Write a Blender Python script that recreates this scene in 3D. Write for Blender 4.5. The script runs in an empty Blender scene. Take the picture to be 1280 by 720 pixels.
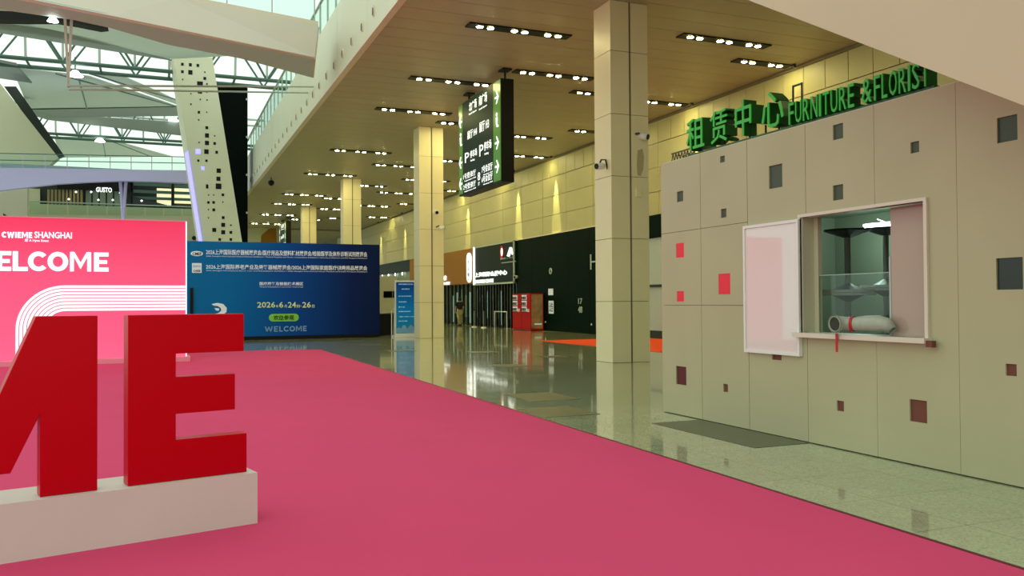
import bpy, bmesh, math, random
from mathutils import Vector, Matrix
random.seed(4)
SC = bpy.context.scene
COL = SC.collection
# ------------------------------------------------------------------ camera, world, lights, exposure
F = 1070.0; EYE = 1.45
YAW, PITCH, ROLL = math.radians(22.35), math.radians(.94), math.radians(.35)
fw = Vector((math.sin(YAW)*math.cos(PITCH), math.cos(YAW)*math.cos(PITCH), math.sin(PITCH)))
rt = Vector((math.cos(YAW), -math.sin(YAW), 0)); upv = rt.cross(fw)
r2 = rt*math.cos(ROLL)-upv*math.sin(ROLL); u2 = upv*math.cos(ROLL)+rt*math.sin(ROLL)
C0 = Vector((0, 0, EYE))
cam = bpy.data.objects.new('camera', bpy.data.cameras.new('camera')); COL.objects.link(cam)
cam.data.lens = F/1280*36; cam.data.sensor_width = 36; cam.data.clip_end = 400
m = Matrix((r2, u2, -fw)).transposed().to_4x4(); m.translation = C0
cam.matrix_world = m; SC.camera = cam
W = bpy.data.worlds.new('world'); SC.world = W; W.use_nodes = True
bgn = W.node_tree.nodes['Background']; bgn.inputs[0].default_value = (.87, 1.0, .88, 1); bgn.inputs[1].default_value = 1.15
SC.view_settings.view_transform = 'Standard'; SC.view_settings.look = 'None'
SC.view_settings.exposure = 0.0; SC.view_settings.gamma = 1.0
SC.cycles.max_bounces = 8; SC.cycles.diffuse_bounces = 4; SC.cycles.transparent_max_bounces = 16
SC.cycles.sample_clamp_indirect = 6
LAMP = 165.0          # downlight emission
LAMPC = (1.0, .88, .38)

def ray(x, y): return fw*F + r2*(x-640) + u2*(360-y)
def PX(x, y, X): d = ray(x, y); return C0 + d*(X/d.x)
def PY(x, y, Y): d = ray(x, y); return C0 + d*(Y/d.y)
def PZ(x, y, Z): d = ray(x, y); return C0 + d*((Z-EYE)/d.z)
# ------------------------------------------------------------------ materials
MATS = {}
def mat(name, col, rough=.6, metal=0., emit=None, es=0., noise=0., nscale=8., bump=0., bscale=40., spec=.5, coat=0.):
    if name in MATS: return MATS[name]
    m = bpy.data.materials.new(name); m.use_nodes = True; nt = m.node_tree; b = nt.nodes['Principled BSDF']
    b.inputs['Base Color'].default_value = (*col, 1); b.inputs['Roughness'].default_value = rough
    b.inputs['Metallic'].default_value = metal; b.inputs['Specular IOR Level'].default_value = spec
    b.inputs['Coat Weight'].default_value = coat
    if emit: b.inputs['Emission Color'].default_value = (*emit, 1); b.inputs['Emission Strength'].default_value = es
    tc = nt.nodes.new('ShaderNodeTexCoord')
    if noise:
        n = nt.nodes.new('ShaderNodeTexNoise'); n.inputs['Scale'].default_value = nscale; n.inputs['Detail'].default_value = 4
        nt.links.new(tc.outputs['Object'], n.inputs['Vector'])
        mr = nt.nodes.new('ShaderNodeMapRange'); mr.inputs[1].default_value = .25; mr.inputs[2].default_value = .75
        mr.inputs[3].default_value = 1-noise; mr.inputs[4].default_value = 1+noise*.6
        nt.links.new(n.outputs['Fac'], mr.inputs[0])
        mx = nt.nodes.new('ShaderNodeVectorMath'); mx.operation = 'SCALE'; mx.inputs[0].default_value = col
        nt.links.new(mr.outputs[0], mx.inputs['Scale']); nt.links.new(mx.outputs[0], b.inputs['Base Color'])
    if bump:
        n2 = nt.nodes.new('ShaderNodeTexNoise'); n2.inputs['Scale'].default_value = bscale
        nt.links.new(tc.outputs['Object'], n2.inputs['Vector'])
        bp = nt.nodes.new('ShaderNodeBump'); bp.inputs['Strength'].default_value = bump; bp.inputs['Distance'].default_value = .01
        nt.links.new(n2.outputs['Fac'], bp.inputs['Height']); nt.links.new(bp.outputs[0], b.inputs['Normal'])
    MATS[name] = m; return m
def glass(name, tint, mixf=.12, rough=.02):
    m = bpy.data.materials.new(name); m.use_nodes = True; nt = m.node_tree; nt.nodes.remove(nt.nodes['Principled BSDF'])
    o = nt.nodes['Material Output']; t = nt.nodes.new('ShaderNodeBsdfTransparent'); t.inputs[0].default_value = (*tint, 1)
    g = nt.nodes.new('ShaderNodeBsdfGlossy'); g.inputs['Roughness'].default_value = rough
    fr = nt.nodes.new('ShaderNodeFresnel'); fr.inputs[0].default_value = 1.45
    mm = nt.nodes.new('ShaderNodeMath'); mm.operation = 'MULTIPLY_ADD'; mm.inputs[1].default_value = mixf*2; mm.inputs[2].default_value = mixf*.1
    nt.links.new(fr.outputs[0], mm.inputs[0])
    x = nt.nodes.new('ShaderNodeMixShader'); nt.links.new(mm.outputs[0], x.inputs[0])
    nt.links.new(t.outputs[0], x.inputs[1]); nt.links.new(g.outputs[0], x.inputs[2]); nt.links.new(x.outputs[0], o.inputs[0])
    MATS[name] = m; return m
# terrazzo floor
def terrazzo():
    m = mat('terrazzo', (.42, .42, .27), .10); nt = m.node_tree; b = nt.nodes['Principled BSDF']
    tc = nt.nodes.new('ShaderNodeTexCoord')
    v = nt.nodes.new('ShaderNodeTexVoronoi'); v.inputs['Scale'].default_value = 70
    n = nt.nodes.new('ShaderNodeTexNoise'); n.inputs['Scale'].default_value = 1.3; n.inputs['Detail'].default_value = 6
    nt.links.new(tc.outputs['Object'], v.inputs['Vector']); nt.links.new(tc.outputs['Object'], n.inputs['Vector'])
    cr = nt.nodes.new('ShaderNodeValToRGB'); e = cr.color_ramp.elements
    e[0].position = 0; e[0].color = (.30, .33, .19, 1); e[1].position = 1; e[1].color = (.53, .56, .37, 1)
    k = e.new(.35); k.color = (.40, .43, .26, 1)
    nt.links.new(v.outputs['Color'], cr.inputs[0])
    br = nt.nodes.new('ShaderNodeTexBrick'); br.inputs['Scale'].default_value = 1; br.offset = 0
    br.inputs['Color1'].default_value = (1, 1, 1, 1); br.inputs['Color2'].default_value = (.93, .94, .92, 1); br.inputs['Mortar'].default_value = (.62, .62, .55, 1)
    br.inputs['Mortar Size'].default_value = .006; br.inputs['Brick Width'].default_value = .8; br.inputs['Row Height'].default_value = .8
    nt.links.new(tc.outputs['Object'], br.inputs['Vector'])
    mx = nt.nodes.new('ShaderNodeMix'); mx.data_type = 'RGBA'; mx.blend_type = 'MULTIPLY'; mx.inputs[0].default_value = 1
    nt.links.new(cr.outputs[0], mx.inputs[6]); nt.links.new(br.outputs[0], mx.inputs[7])
    mr = nt.nodes.new('ShaderNodeMapRange'); mr.inputs[3].default_value = .8; mr.inputs[4].default_value = 1.2
    nt.links.new(n.outputs[0], mr.inputs[0])
    sc = nt.nodes.new('ShaderNodeVectorMath'); sc.operation = 'SCALE'
    nt.links.new(mx.outputs[2], sc.inputs[0]); nt.links.new(mr.outputs[0], sc.inputs['Scale']); nt.links.new(sc.outputs[0], b.inputs['Base Color'])
    r = nt.nodes.new('ShaderNodeMapRange'); r.inputs[3].default_value = .035; r.inputs[4].default_value = .13
    nt.links.new(n.outputs[0], r.inputs[0]); nt.links.new(r.outputs[0], b.inputs['Roughness'])
    b.inputs['Coat Weight'].default_value = .35; b.inputs['Coat Roughness'].default_value = .03
    return m
terrazzo()
def gradmat(name, axis, stops, rough=.35, emit=0., spec=.12):
    m = bpy.data.materials.new(name); m.use_nodes = True; nt = m.node_tree; b = nt.nodes['Principled BSDF']
    tc = nt.nodes.new('ShaderNodeTexCoord'); sp = nt.nodes.new('ShaderNodeSeparateXYZ'); nt.links.new(tc.outputs['Generated'], sp.inputs[0])
    cr = nt.nodes.new('ShaderNodeValToRGB'); e = cr.color_ramp.elements
    e[0].position = stops[0][0]; e[0].color = (*stops[0][1], 1); e[1].position = stops[-1][0]; e[1].color = (*stops[-1][1], 1)
    for p, c in stops[1:-1]: k = e.new(p); k.color = (*c, 1)
    nt.links.new(sp.outputs[axis], cr.inputs[0]); nt.links.new(cr.outputs[0], b.inputs['Base Color'])
    b.inputs['Roughness'].default_value = rough; b.inputs['Specular IOR Level'].default_value = spec
    if emit: nt.links.new(cr.outputs[0], b.inputs['Emission Color']); b.inputs['Emission Strength'].default_value = emit
    MATS[name] = m; return m
# ------------------------------------------------------------------ object helpers
WL = {}
class MB:
    def __init__(s): s.v = []; s.f = []
    def add(s, vs, fs):
        o = len(s.v); s.v += [Vector(v) for v in vs]; s.f += [[i+o for i in f] for f in fs]; return s
    def box(s, x0, x1, y0, y1, z0, z1):
        return s.add([(x0,y0,z0),(x1,y0,z0),(x1,y1,z0),(x0,y1,z0),(x0,y0,z1),(x1,y0,z1),(x1,y1,z1),(x0,y1,z1)],
                     [(3,2,1,0),(4,5,6,7),(0,1,5,4),(1,2,6,5),(2,3,7,6),(3,0,4,7)])
    def prism(s, pts, d):
        "polygon pts extruded by vector d"
        pts = [Vector(p) for p in pts]; d = Vector(d); n = len(pts)
        nn = Vector((0,0,0))
        for i in range(n): nn += (pts[i]-pts[0]).cross(pts[(i+1) % n]-pts[0])
        if nn.dot(d) > 0: pts = pts[::-1]
        return s.add(pts+[p+d for p in pts], [list(range(n)), list(range(2*n-1, n-1, -1))]+[(i, i+n, (i+1) % n+n, (i+1) % n) for i in range(n)])
    def quad(s, a, b, c, d): return s.add([a, b, c, d], [(0,1,2,3)])
    def tube(s, pts, r, n=8, cap=True):
        pts = [Vector(p) for p in pts]; rs = r if isinstance(r, (list, tuple)) else [r]*len(pts)
        o = len(s.v); ref = None
        for i, p in enumerate(pts):
            t = (pts[min(i+1, len(pts)-1)]-pts[max(i-1, 0)]).normalized()
            if ref is None: ref = t.orthogonal().normalized()
            ref = (ref-t*ref.dot(t)).normalized(); b = t.cross(ref)
            for k in range(n):
                a = 2*math.pi*k/n; s.v.append(p+(ref*math.cos(a)+b*math.sin(a))*rs[i])
        for i in range(len(pts)-1):
            for k in range(n):
                k2 = (k+1) % n; s.f.append([o+i*n+k, o+i*n+k2, o+(i+1)*n+k2, o+(i+1)*n+k])
        if cap:
            s.f.append([o+k for k in range(n)][::-1]); s.f.append([o+(len(pts)-1)*n+k for k in range(n)])
        return s
    def disc(s, c, r, nrm=(0,0,-1), n=12, h=.004, ry=None, ax=None):
        c = Vector(c); nrm = Vector(nrm).normalized(); a = Vector(ax) if ax else nrm.orthogonal().normalized(); b = nrm.cross(a)
        return s.prism([c+a*r*math.cos(2*math.pi*k/n)+b*(ry or r)*math.sin(2*math.pi*k/n) for k in range(n)], nrm*h)
    def build(s, name, mt, parent=None, smooth=False):
        if parent is None:
            xs = [v.x for v in s.v]; ys = [v.y for v in s.v]; zs = [v.z for v in s.v]
            loc = Vector(((min(xs)+max(xs))/2, (min(ys)+max(ys))/2, min(zs)))
        else: loc = WL[parent]
        me = bpy.data.meshes.new(name); me.from_pydata([v-loc for v in s.v], [], s.f)
        me.materials.append(MATS[mt] if isinstance(mt, str) else mt); me.validate()
        if smooth:
            for p in me.polygons: p.use_smooth = True
        o = bpy.data.objects.new(name, me); COL.objects.link(o)
        if parent is None: o.location = loc
        else: o.parent = parent
        WL[o] = loc; return o
def tag(o, label=None, cat=None, group=None, kind=None):
    if label: o['label'] = label
    if cat: o['category'] = cat
    if group: o['group'] = group
    if kind: o['kind'] = kind
    return o
def thing(name, loc, label, cat, group=None):
    o = bpy.data.objects.new(name, None); COL.objects.link(o); o.location = loc; o.empty_display_size = .2
    WL[o] = Vector(loc); return tag(o, label, cat, group)
def struct(o): o['kind'] = 'structure'; return o
def copy_tree(o, delta=(0,0,0), parent=None):
    c = o.copy(); COL.objects.link(c); c.parent = parent
    if parent is None: c.location = o.location+Vector(delta)
    WL[c] = WL[o]+Vector(delta)
    for ch in [k for k in o.children]: copy_tree(ch, delta, c)
    return c
LOG = []
def text_mesh(body, weight=0., res=2):
    cu = bpy.data.curves.new('t', 'FONT'); cu.body = body; cu.resolution_u = res; cu.offset = weight
    o = bpy.data.objects.new('t', cu); COL.objects.link(o)
    bpy.context.view_layer.update()
    me = bpy.data.meshes.new_from_object(o.evaluated_get(bpy.context.evaluated_depsgraph_get()))
    vs = [v.co.copy() for v in me.vertices]; fs = [list(p.vertices) for p in me.polygons]
    bpy.data.objects.remove(o); bpy.data.curves.remove(cu); bpy.data.meshes.remove(me)
    return vs, fs
def fit_text(body, o, right, up, w, h, weight=0., depth=.012, mb=None, keep=False, res=2):
    "text scaled into the rectangle w x h that starts at o; extruded by depth along right x up"
    vs, fs = text_mesh(body, weight, res)
    if not vs: return mb or MB()
    x0 = min(v.x for v in vs); x1 = max(v.x for v in vs); y0 = min(v.y for v in vs); y1 = max(v.y for v in vs)
    sy = h/(y1-y0) if h else None; sx = w/(x1-x0) if w else sy
    if sy is None: sy = sx
    right = Vector(right).normalized(); up = Vector(up).normalized(); n = right.cross(up); o = Vector(o)
    P = [o+right*((v.x-x0)*sx)+up*((v.y-y0)*sy) for v in vs]; N = len(P)
    cnt = {}
    for f in fs:
        for a, b in zip(f, f[1:]+f[:1]): cnt[(a, b)] = 1
    edges = [(a, b) for (a, b) in cnt if (b, a) not in cnt]
    mb = mb or MB(); LOG.append(body)
    mb.add([p+n*depth for p in P]+P, fs+[[a+N, b+N, b, a] for a, b in edges])
    return mb
ORD = ['first','second','third','fourth','fifth','sixth','seventh','eighth','ninth','tenth','eleventh','twelfth','thirteenth','fourteenth','fifteenth','sixteenth','seventeenth','eighteenth','nineteenth','twentieth','twenty-first','twenty-second','twenty-third','twenty-fourth','twenty-fifth','twenty-sixth','twenty-seventh','twenty-eighth','twenty-ninth','thirtieth']
mat('painted_interior_glow', (.7, .8, .75), .5, emit=(.62, .85, .78), es=.55)
# colours
mat('ceiling_panel', (.45, .39, .26), .42, noise=.06, nscale=2)
mat('ceiling_gap', (.62, .52, .36), .6)
mat('cladding', (.50, .47, .23), .45, noise=.05, nscale=1.5)
mat('cladding_gap', (.20, .17, .09), .7)
mat('column', (.86, .79, .50), .38, noise=.04, nscale=1)
mat('balcony', (.74, .75, .56), .45, noise=.04, nscale=.6)
mat('balcony_edge', (.78, .70, .55), .4)
mat('soffit_grey', (.50, .64, .64), .5); mat('bridge', (.66, .58, .48), .5, noise=.05, nscale=.5)
mat('bridge_pale', (.46, .46, .60), .5)
mat('booth_panel', (.47, .455, .275), .5, noise=.06, nscale=1.2, bump=.03)
mat('booth_trim', (.72, .66, .55), .4)
mat('stair_cladding', (.60, .51, .34), .4, noise=.05, nscale=.8)
mat('black', (.006, .007, .006), .45, spec=.2); mat('dark_metal', (.03, .035, .035), .4, .3)
mat('hoarding', (.001, .010, .005), .5, spec=.03)
mat('dark_hall', (.02, .03, .025), .6)
mat('carpet', (.72, .072, .185), .95, noise=.03, nscale=1, bump=.3, bscale=300, spec=.1)
mat('orange_carpet', (.95, .10, .03), .95, noise=.06, nscale=6, bump=.3, bscale=300, spec=.1)
mat('letter_red', (.58, .0004, .008), .3, spec=.10)
mat('plinth_white', (.70, .68, .62), .5, noise=.04, nscale=2)
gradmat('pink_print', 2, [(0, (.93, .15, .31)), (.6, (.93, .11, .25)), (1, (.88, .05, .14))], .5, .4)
mat('pink_base', (.90, .32, .42), .35)
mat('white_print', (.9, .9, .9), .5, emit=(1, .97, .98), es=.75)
mat('white_lit', (.9, .9, .9), .5, emit=(.93, 1, .97), es=1.1)
mat('white_paint', (.82, .82, .78), .4); mat('white_flat', (.8, .85, .9), .5, emit=(.8, .9, 1), es=.12)
gradmat('blue_print', 0, [(0, (.003, .18, .48)), (.25, (.002, .16, .50)), (.55, (.003, .07, .38)), (.85, (.002, .016, .12)), (1, (.002, .012, .08))], .5)
mat('gold_print', (.72, .82, .35), .5, emit=(.8, .9, .4), es=.1); mat('green_pill', (.20, .55, .06), .5, emit=(.2, .6, .05), es=.1)
mat('welcome_blue', (.20, .42, .75), .5)
gradmat('totem_print', 2, [(0, (.01, .16, .26)), (.5, (.003, .14, .36)), (1, (.003, .03, .18))], .3, .35)
mat('totem_line', (.4, .7, .9), .5, emit=(.4, .75, 1), es=.3)
mat('sign_face', (.004, .026, .02), .45, spec=.15); mat('sign_green', (.08, .28, .03), .3, emit=(.1, .4, .04), es=.15)
mat('green_letter', (.02, .42, .025), .3, emit=(.02, .5, .02), es=.08)
mat('green_side', (.004, .085, .008), .4)
mat('steel', (.42, .47, .44), .35, .5); mat('truss', (.07, .15, .115), .45, .2)
mat('truss_pale', (.45, .55, .5), .45); mat('post', (.55, .48, .40), .45)
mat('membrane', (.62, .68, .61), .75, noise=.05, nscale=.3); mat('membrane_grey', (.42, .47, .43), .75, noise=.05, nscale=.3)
mat('pillar', (.72, .74, .54), .5, noise=.04, nscale=.6); mat('wall_pale', (.56, .56, .38), .6, noise=.05, nscale=.4)
mat('lamp', (1, .95, .85), .5, emit=LAMPC, es=LAMP); mat('high_bay', (1, 1, 1), .5, emit=(.93, 1, .95), es=5)
mat('violet_led', (.3, .3, .9), .5, emit=(.22, .20, 1.0), es=2.2)
mat('warm_lit', (.8, .75, .5), .5, emit=(.9, .85, .5), es=.9)
mat('orange_fascia', (.33, .15, .02), .6, spec=.15); mat('green_fascia', (.005, .018, .012), .5, spec=.12)
mat('red_shelf', (.70, .02, .04), .5, emit=(.8, .02, .04), es=.15); mat('niche_green', (.045, .075, .04), .5); mat('niche_brown', (.16, .045, .025), .5)
mat('niche_black', (.006, .02, .012), .3); mat('dark_red', (.10, .012, .014), .5)
mat('vending_red', (.50, .006, .008), .5, spec=.1); mat('vending_side', (.42, .25, .12), .4, noise=.4, nscale=3)
mat('hose', (.42, .47, .38), .5, noise=.08, nscale=20); mat('hose_dark', (.03, .04, .03), .7); mat('red_strap', (.55, .01, .02), .5)
mat('room_green', (.20, .26, .18), .6); mat('tube_lamp', (1, 1, 1), .5, emit=(.85, 1, .97), es=4)
mat('whiteboard', (.80, .74, .72), .03, coat=.8); mat('painted_reflection', (.46, .34, .27), .12)
mat('floor_plate', (.10, .11, .06), .3, noise=.06, nscale=10, spec=.2)
mat('skin', (.50, .32, .22), .6); mat('shirt_black', (.01, .01, .012), .8); mat('khaki', (.42, .36, .14), .8); mat('hair', (.01, .008, .006), .6)
mat('foliage', (.03, .09, .03), .7); mat('stain', (.50, .42, .22), .5); mat('screen', (.001, .003, .002), .3, spec=.04)
glass('glass_mint', (.86, .96, .91)); glass('glass_clear', (.92, .97, .94), .03); glass('glass_dark', (.70, .78, .74), .08)
mm = glass('glass_frit', (.88, .99, .95))

for n_, c_ in (('membrane', (.78, .84, .78)), ('membrane_grey', (.55, .60, .56))):
    nt = MATS[n_].node_tree; b = nt.nodes['Principled BSDF']; o = nt.nodes['Material Output']
    tl = nt.nodes.new('ShaderNodeBsdfTranslucent'); tl.inputs[0].default_value = (*c_, 1); x = nt.nodes.new('ShaderNodeMixShader'); x.inputs[0].default_value = .5
    nt.links.new(b.outputs[0], x.inputs[1]); nt.links.new(tl.outputs[0], x.inputs[2]); nt.links.new(x.outputs[0], o.inputs[0])
# ------------------------------------------------------------------ large structure
HC = 8.6
floor = struct(MB().box(-45, 45, -20, 140, -.3, 0).build('floor', 'terrazzo'))
for x0, x1, y0, y1 in ((4.98, 5.80, 11.42, 12.48), (4.46, 5.24, 9.78, 10.72), (5.40, 6.08, 6.9, 8.80), (7.0, 7.7, 17.7, 18.5), (9.3, 10.0, 20.2, 20.9),
                       (6.4, 7.2, 28.9, 29.7), (6.3, 7.1, 24.8, 25.5), (8.3, 9.1, 23.1, 23.8), (13.4, 14.2, 14.2, 15.0)):
    MB().box(x0, x1, y0, y1, -.02, .004).build('floor_plate', 'floor_plate', floor)
# upper slab over the corridor with plank ceiling below
ceil = struct(MB().box(5.32, 18.4, 14.5, 84, HC+.06, 10.9).box(5.32, 18.4, 84, 134, HC, 10.9).box(7, 18.4, -8, 14.5, HC+.06, 10.9).build('ceiling', 'ceiling_gap'))
y = -8.0
while y < 84:
    MB().box(5.34 if y > 14 else 7, 17.98, y+.008, y+.792, HC, HC+.06).build('ceiling_panel', 'ceiling_panel', ceil); y += .8
wr = struct(MB().box(18.06, 18.6, -8, 134, 0, 11).build('wall_right', 'cladding_gap'))
rows = [(4.82, 5.74), (5.76, 6.68), (6.70, 7.63), (7.66, 8.55)]
for z0, z1 in rows:
    st = .91 if z1 > 8 else 2.73; y = 12.3
    while y < 92:
        s = st if y < 45 else 5.46
        MB().box(18.0, 18.06, y+.012, y+s-.012, z0, z1).build('cladding_panel', 'cladding', wr); y += s
MB().box(17.94, 18.06, 12, 92, 8.5, 8.59).build('cornice', 'cladding_gap', wr)
struct(MB().box(7, 18.2, -8.4, -8, 0, 11).build('wall_light_block', 'cladding'))  # unseen wall behind the camera, added to keep sky light out of the corridor
struct(MB().box(10.5, 18.2, 126, 126.5, 0, HC).build('wall_far', 'wall_pale'))
we = struct(MB().box(5.4, 10.3, 84, 84.5, 0, HC).build('wall_end', 'wall_pale'))
MB().prism([PY(326, 303, 83.9), PY(327, 294, 83.9), PY(336, 286, 83.9), PY(345, 284.5, 83.9), PY(346, 303, 83.9)], (0, .2, 0)).build('orange_arch', 'orange_fascia', we)
# hall far wall
wh = struct(MB().box(-26, 5.3, 66, 66.5, 0, 7.9).build('wall_hall', 'wall_pale'))

# ------------------------------------------------------------------ balcony fascia
bal = struct(MB().box(5.25, 5.32, 14.5, 84, HC+.06, 11.0).build('trim_1', 'balcony'))
MB().box(5.18, 5.36, 14.5, 84, HC-.03, HC+.07).build('edge_strip', 'balcony_edge', bal)
for i, (ya, yb) in enumerate([(14.5+k*4.27, 14.5+(k+1)*4.27) for k in range(10)]):
    MB().box(5.235, 5.25, ya+.01, yb-.01, HC+.075, 10.98).build('fascia_panel', 'balcony', bal)
for i in range(26):
    yy = 20.85+i*1.385
    t = thing('fascia_lamp', (5.235, yy, 9.08), 'small oval steel lamp on the pale balcony fascia, %s from the near end' % ORD[i], 'lamp', 'oval lamps along the balcony fascia')
    MB().disc((5.235, yy, 9.19), .10, (-1, 0, 0), 12, .035, .16, (0, 1, 0)).build('housing', 'balcony_edge', t)
    MB().disc((5.20, yy-.02, 9.16), .055, (-1, 0, 0), 10, .012, .11, (0, 1, 0)).build('lens', 'dark_metal', t)
rl = thing('balcony_railing', (5.3, 16, 11), 'long green glass railing standing on the balcony edge above the corridor', 'railing')
for i in range(28):
    y0 = 16+i*1.48
    MB().box(5.29, 5.305, y0+.03, y0+1.45, 11.03, 12.15).build('glass_panel', 'glass_mint', rl)
    MB().box(5.27, 5.33, y0-.02, y0+.02, 10.98, 12.2).build('post', 'steel', rl)
MB().box(5.26, 5.34, 16, 57.4, 12.16, 12.22).build('handrail', 'steel', rl)

# ------------------------------------------------------------------ ceiling light strips
def light_strip(x0, x1, y, label):
    t = thing('light_strip', ((x0+x1)/2, y, HC-.03), label, 'ceiling light', 'recessed light strips in the corridor ceiling')
    MB().box(x0, x1, y-.19, y+.19, HC-.036, HC-.001).build('trough', 'black', t)
    n = 3 if x1-x0 > 2.5 else 2
    for k in range(n):
        xc = x0+(x1-x0)*(k+.5)/n
        for s in (-.15, .15):
            rg = MB().disc((xc+s, y, HC-.034), .115, (0, 0, -1), 10, .006).build('lamp_ring', 'dark_metal', t)
            MB().disc((xc+s, y, HC-.035), .085, (0, 0, -1), 10, .012).build('lamp', 'lamp', rg)
cols = [('closest to the balcony', 7.3, 10.2, [20.65, 26.2, 30.8, 39.9, 47.7, 57.1, 62.8, 70.7, 79]),
        ('second from the balcony', 10.1, 12.85, [24.3, 32.3, 43.4, 51.4, 58.4, 65.1, 74]),
        ('third from the balcony', 12.9, 15.8, [19.42, 26.0, 33.85, 41, 48, 54.2, 62, 72]),
        ('nearest the panelled wall', 15.75, 17.75, [20.85, 26.33, 31.9, 38.4, 45, 52, 60, 70])]
for cn, x0, x1, ys in cols:
    for i, yy in enumerate(ys):
        light_strip(x0, x1, yy, 'black ceiling light strip, %s from near end, row %s' % (ORD[i], cn))
# strips over the booth, out of the frame, give it the same light
for x0, yy, lb in ((9, 4, 'black recessed ceiling light strip above the booth roof'), (13, 10, 'black recessed ceiling light strip behind the booth')):
    light_strip(x0, x0+2.9, yy, lb)
for i, yy in enumerate((20.6, 26, 31.5, 38.0, 42.8, 51, 58, 66, 74, 82)):
    t = thing('wall_spotlight', (17.75, yy, HC-.1), 'small dark ceiling spotlight washing the panelled wall, %s from the near end' % ORD[i], 'spotlight', 'wall washing spotlights')
    MB().tube([(17.75, yy, HC), (17.75, yy, HC-.1)], .06, 10).build('housing', 'dark_metal', t)
    l = bpy.data.lights.new('spot', 'SPOT'); l.energy = 2200; l.color = (1, .92, .40); l.spot_size = math.radians(20); l.spot_blend = .5; l.shadow_soft_size = .04
    lo = bpy.data.objects.new('spot', l); COL.objects.link(lo); lo.location = (17.72, yy, HC-.14); lo.rotation_euler = (0, math.radians(-4.5), 0)

# ------------------------------------------------------------------ columns
def column(x, y, label, name='column'):
    w, d = 1.02, .82
    t = thing(name, (x+w/2, y+d/2, 0), label, 'column', 'square clad columns of the corridor')
    MB().box(x+.03, x+w-.03, y+.03, y+d-.03, 0, HC).build('core', 'cladding_gap', t)
    zs = [0, 1.45, 2.94, 4.42, 5.9, 7.4, HC]
    for a, b in zip(zs, zs[1:]):
        for xa, xb in ((x, x+.50), (x+.555, x+w)):
            MB().box(xa, xb, y, y+.05, a+.006, b-.006).build('panel', 'column', t)
            MB().box(xa, xb, y+d-.05, y+d, a+.006, b-.006).build('panel', 'column', t)
        for xa in (x, x+w-.05):
            MB().box(xa, xa+.05, y+.05, y+d-.05, a+.006, b-.006).build('panel', 'column', t)
    MB().tube([(x+.528, y+.02, .02), (x+.528, y+.02, HC-.02)], .012, 6).build('conduit', 'cladding_gap', t)
    return t
column(9.85, 17.75, 'tall square cream column nearest to us, left of the white booth')
column(9.70, 33.4, 'cream column second nearest, beside the blue totem sign')
column(9.70, 48.9, 'pale column third along the corridor, above the blue board')
column(9.70, 64.2, 'faint pale column fourth and farthest along the corridor')

def bullet_cam(p, d, label, conduit=None):
    p = Vector(p); d = Vector(d).normalized()
    t = thing('security_camera', p, label, 'camera')
    MB().tube([p, p+d*.10, p+d*.22], [.07, .085, .085], 10).build('body', 'white_paint', t, True)
    MB().tube([p+d*.22, p+d*.235], .07, 10).build('lens', 'black', t)
    if conduit: MB().tube([Vector(q) for q in conduit], .022, 6).build('bracket', 'dark_metal', t)
    return t
bullet_cam((10.62, 17.74, 5.42), (.55, -.8, -.25), 'white bullet camera on front of the nearest column', [(10.5, 17.74, 5.45), (10.56, 17.68, 5.46), (10.63, 17.7, 5.44)])
bullet_cam((9.78, 18.0, 4.68), (-1, -.25, -.12), 'white bullet camera sticking out left of the nearest column', [(9.86, 17.95, 4.6), (9.80, 17.93, 4.82), (9.70, 17.96, 4.82), (9.66, 17.98, 4.72)])
bullet_cam(PY(543.5, 265, 33.36), (.1, -1, -.2), 'white round camera on front of the second column')
bullet_cam(PY(549, 285, 33.3), (1, -.3, 0), 'white camera sticking out right of the second column', [PY(545, 284, 33.38), PY(549, 282, 33.3)])
bullet_cam(PX(647, 346, 17.6), (-1, -.4, -.1), 'white camera fixed above the vending machines beside the green fascia', [PX(651, 344, 17.86), PX(648, 344, 17.6)])
k = MB(); a_, b_ = PY(795, 246, 17.74), PY(801, 236, 17.74); k.box(a_.x, b_.x, 17.70, 17.75, a_.z, b_.z)
tag(k.build('junction_box', 'column'), 'small cream junction box on the nearest column below the stain', 'box')
o = MB(); q = [(797,188),(803,186),(805,196),(804,212),(801,220),(797,219),(796,205)]
o.prism([PY(a, b, 17.745) for a, b in q], (0, .004, 0)); tag(o.build('stain', 'stain'), 'long brown stain on the nearest column under its camera', 'stain')
for (px, py, hz), lb in (((339, 229, 50.1), 'black dome camera hanging from ceiling near the balcony end'), ((442, 298, 50.5), 'small black dome camera hanging low above the right end of the blue board')):
    P = PZ(px, py-7, HC) if px < 400 else PY(px, py, hz)
    t = thing('dome_camera', (P.x, P.y, (PY(px, py, P.y).z)), lb, 'camera')
    zc = PY(px, py, P.y).z
    MB().tube([(P.x, P.y, HC), (P.x, P.y, zc+.1)], .03, 6).build('rod', 'dark_metal', t)
    MB().tube([(P.x, P.y, zc+.16), (P.x, P.y, zc+.1), (P.x, P.y, zc), (P.x, P.y, zc-.1), (P.x, P.y, zc-.15)], [.1, .17, .18, .12, .02], 10).build('dome', 'black', t, True)

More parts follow.
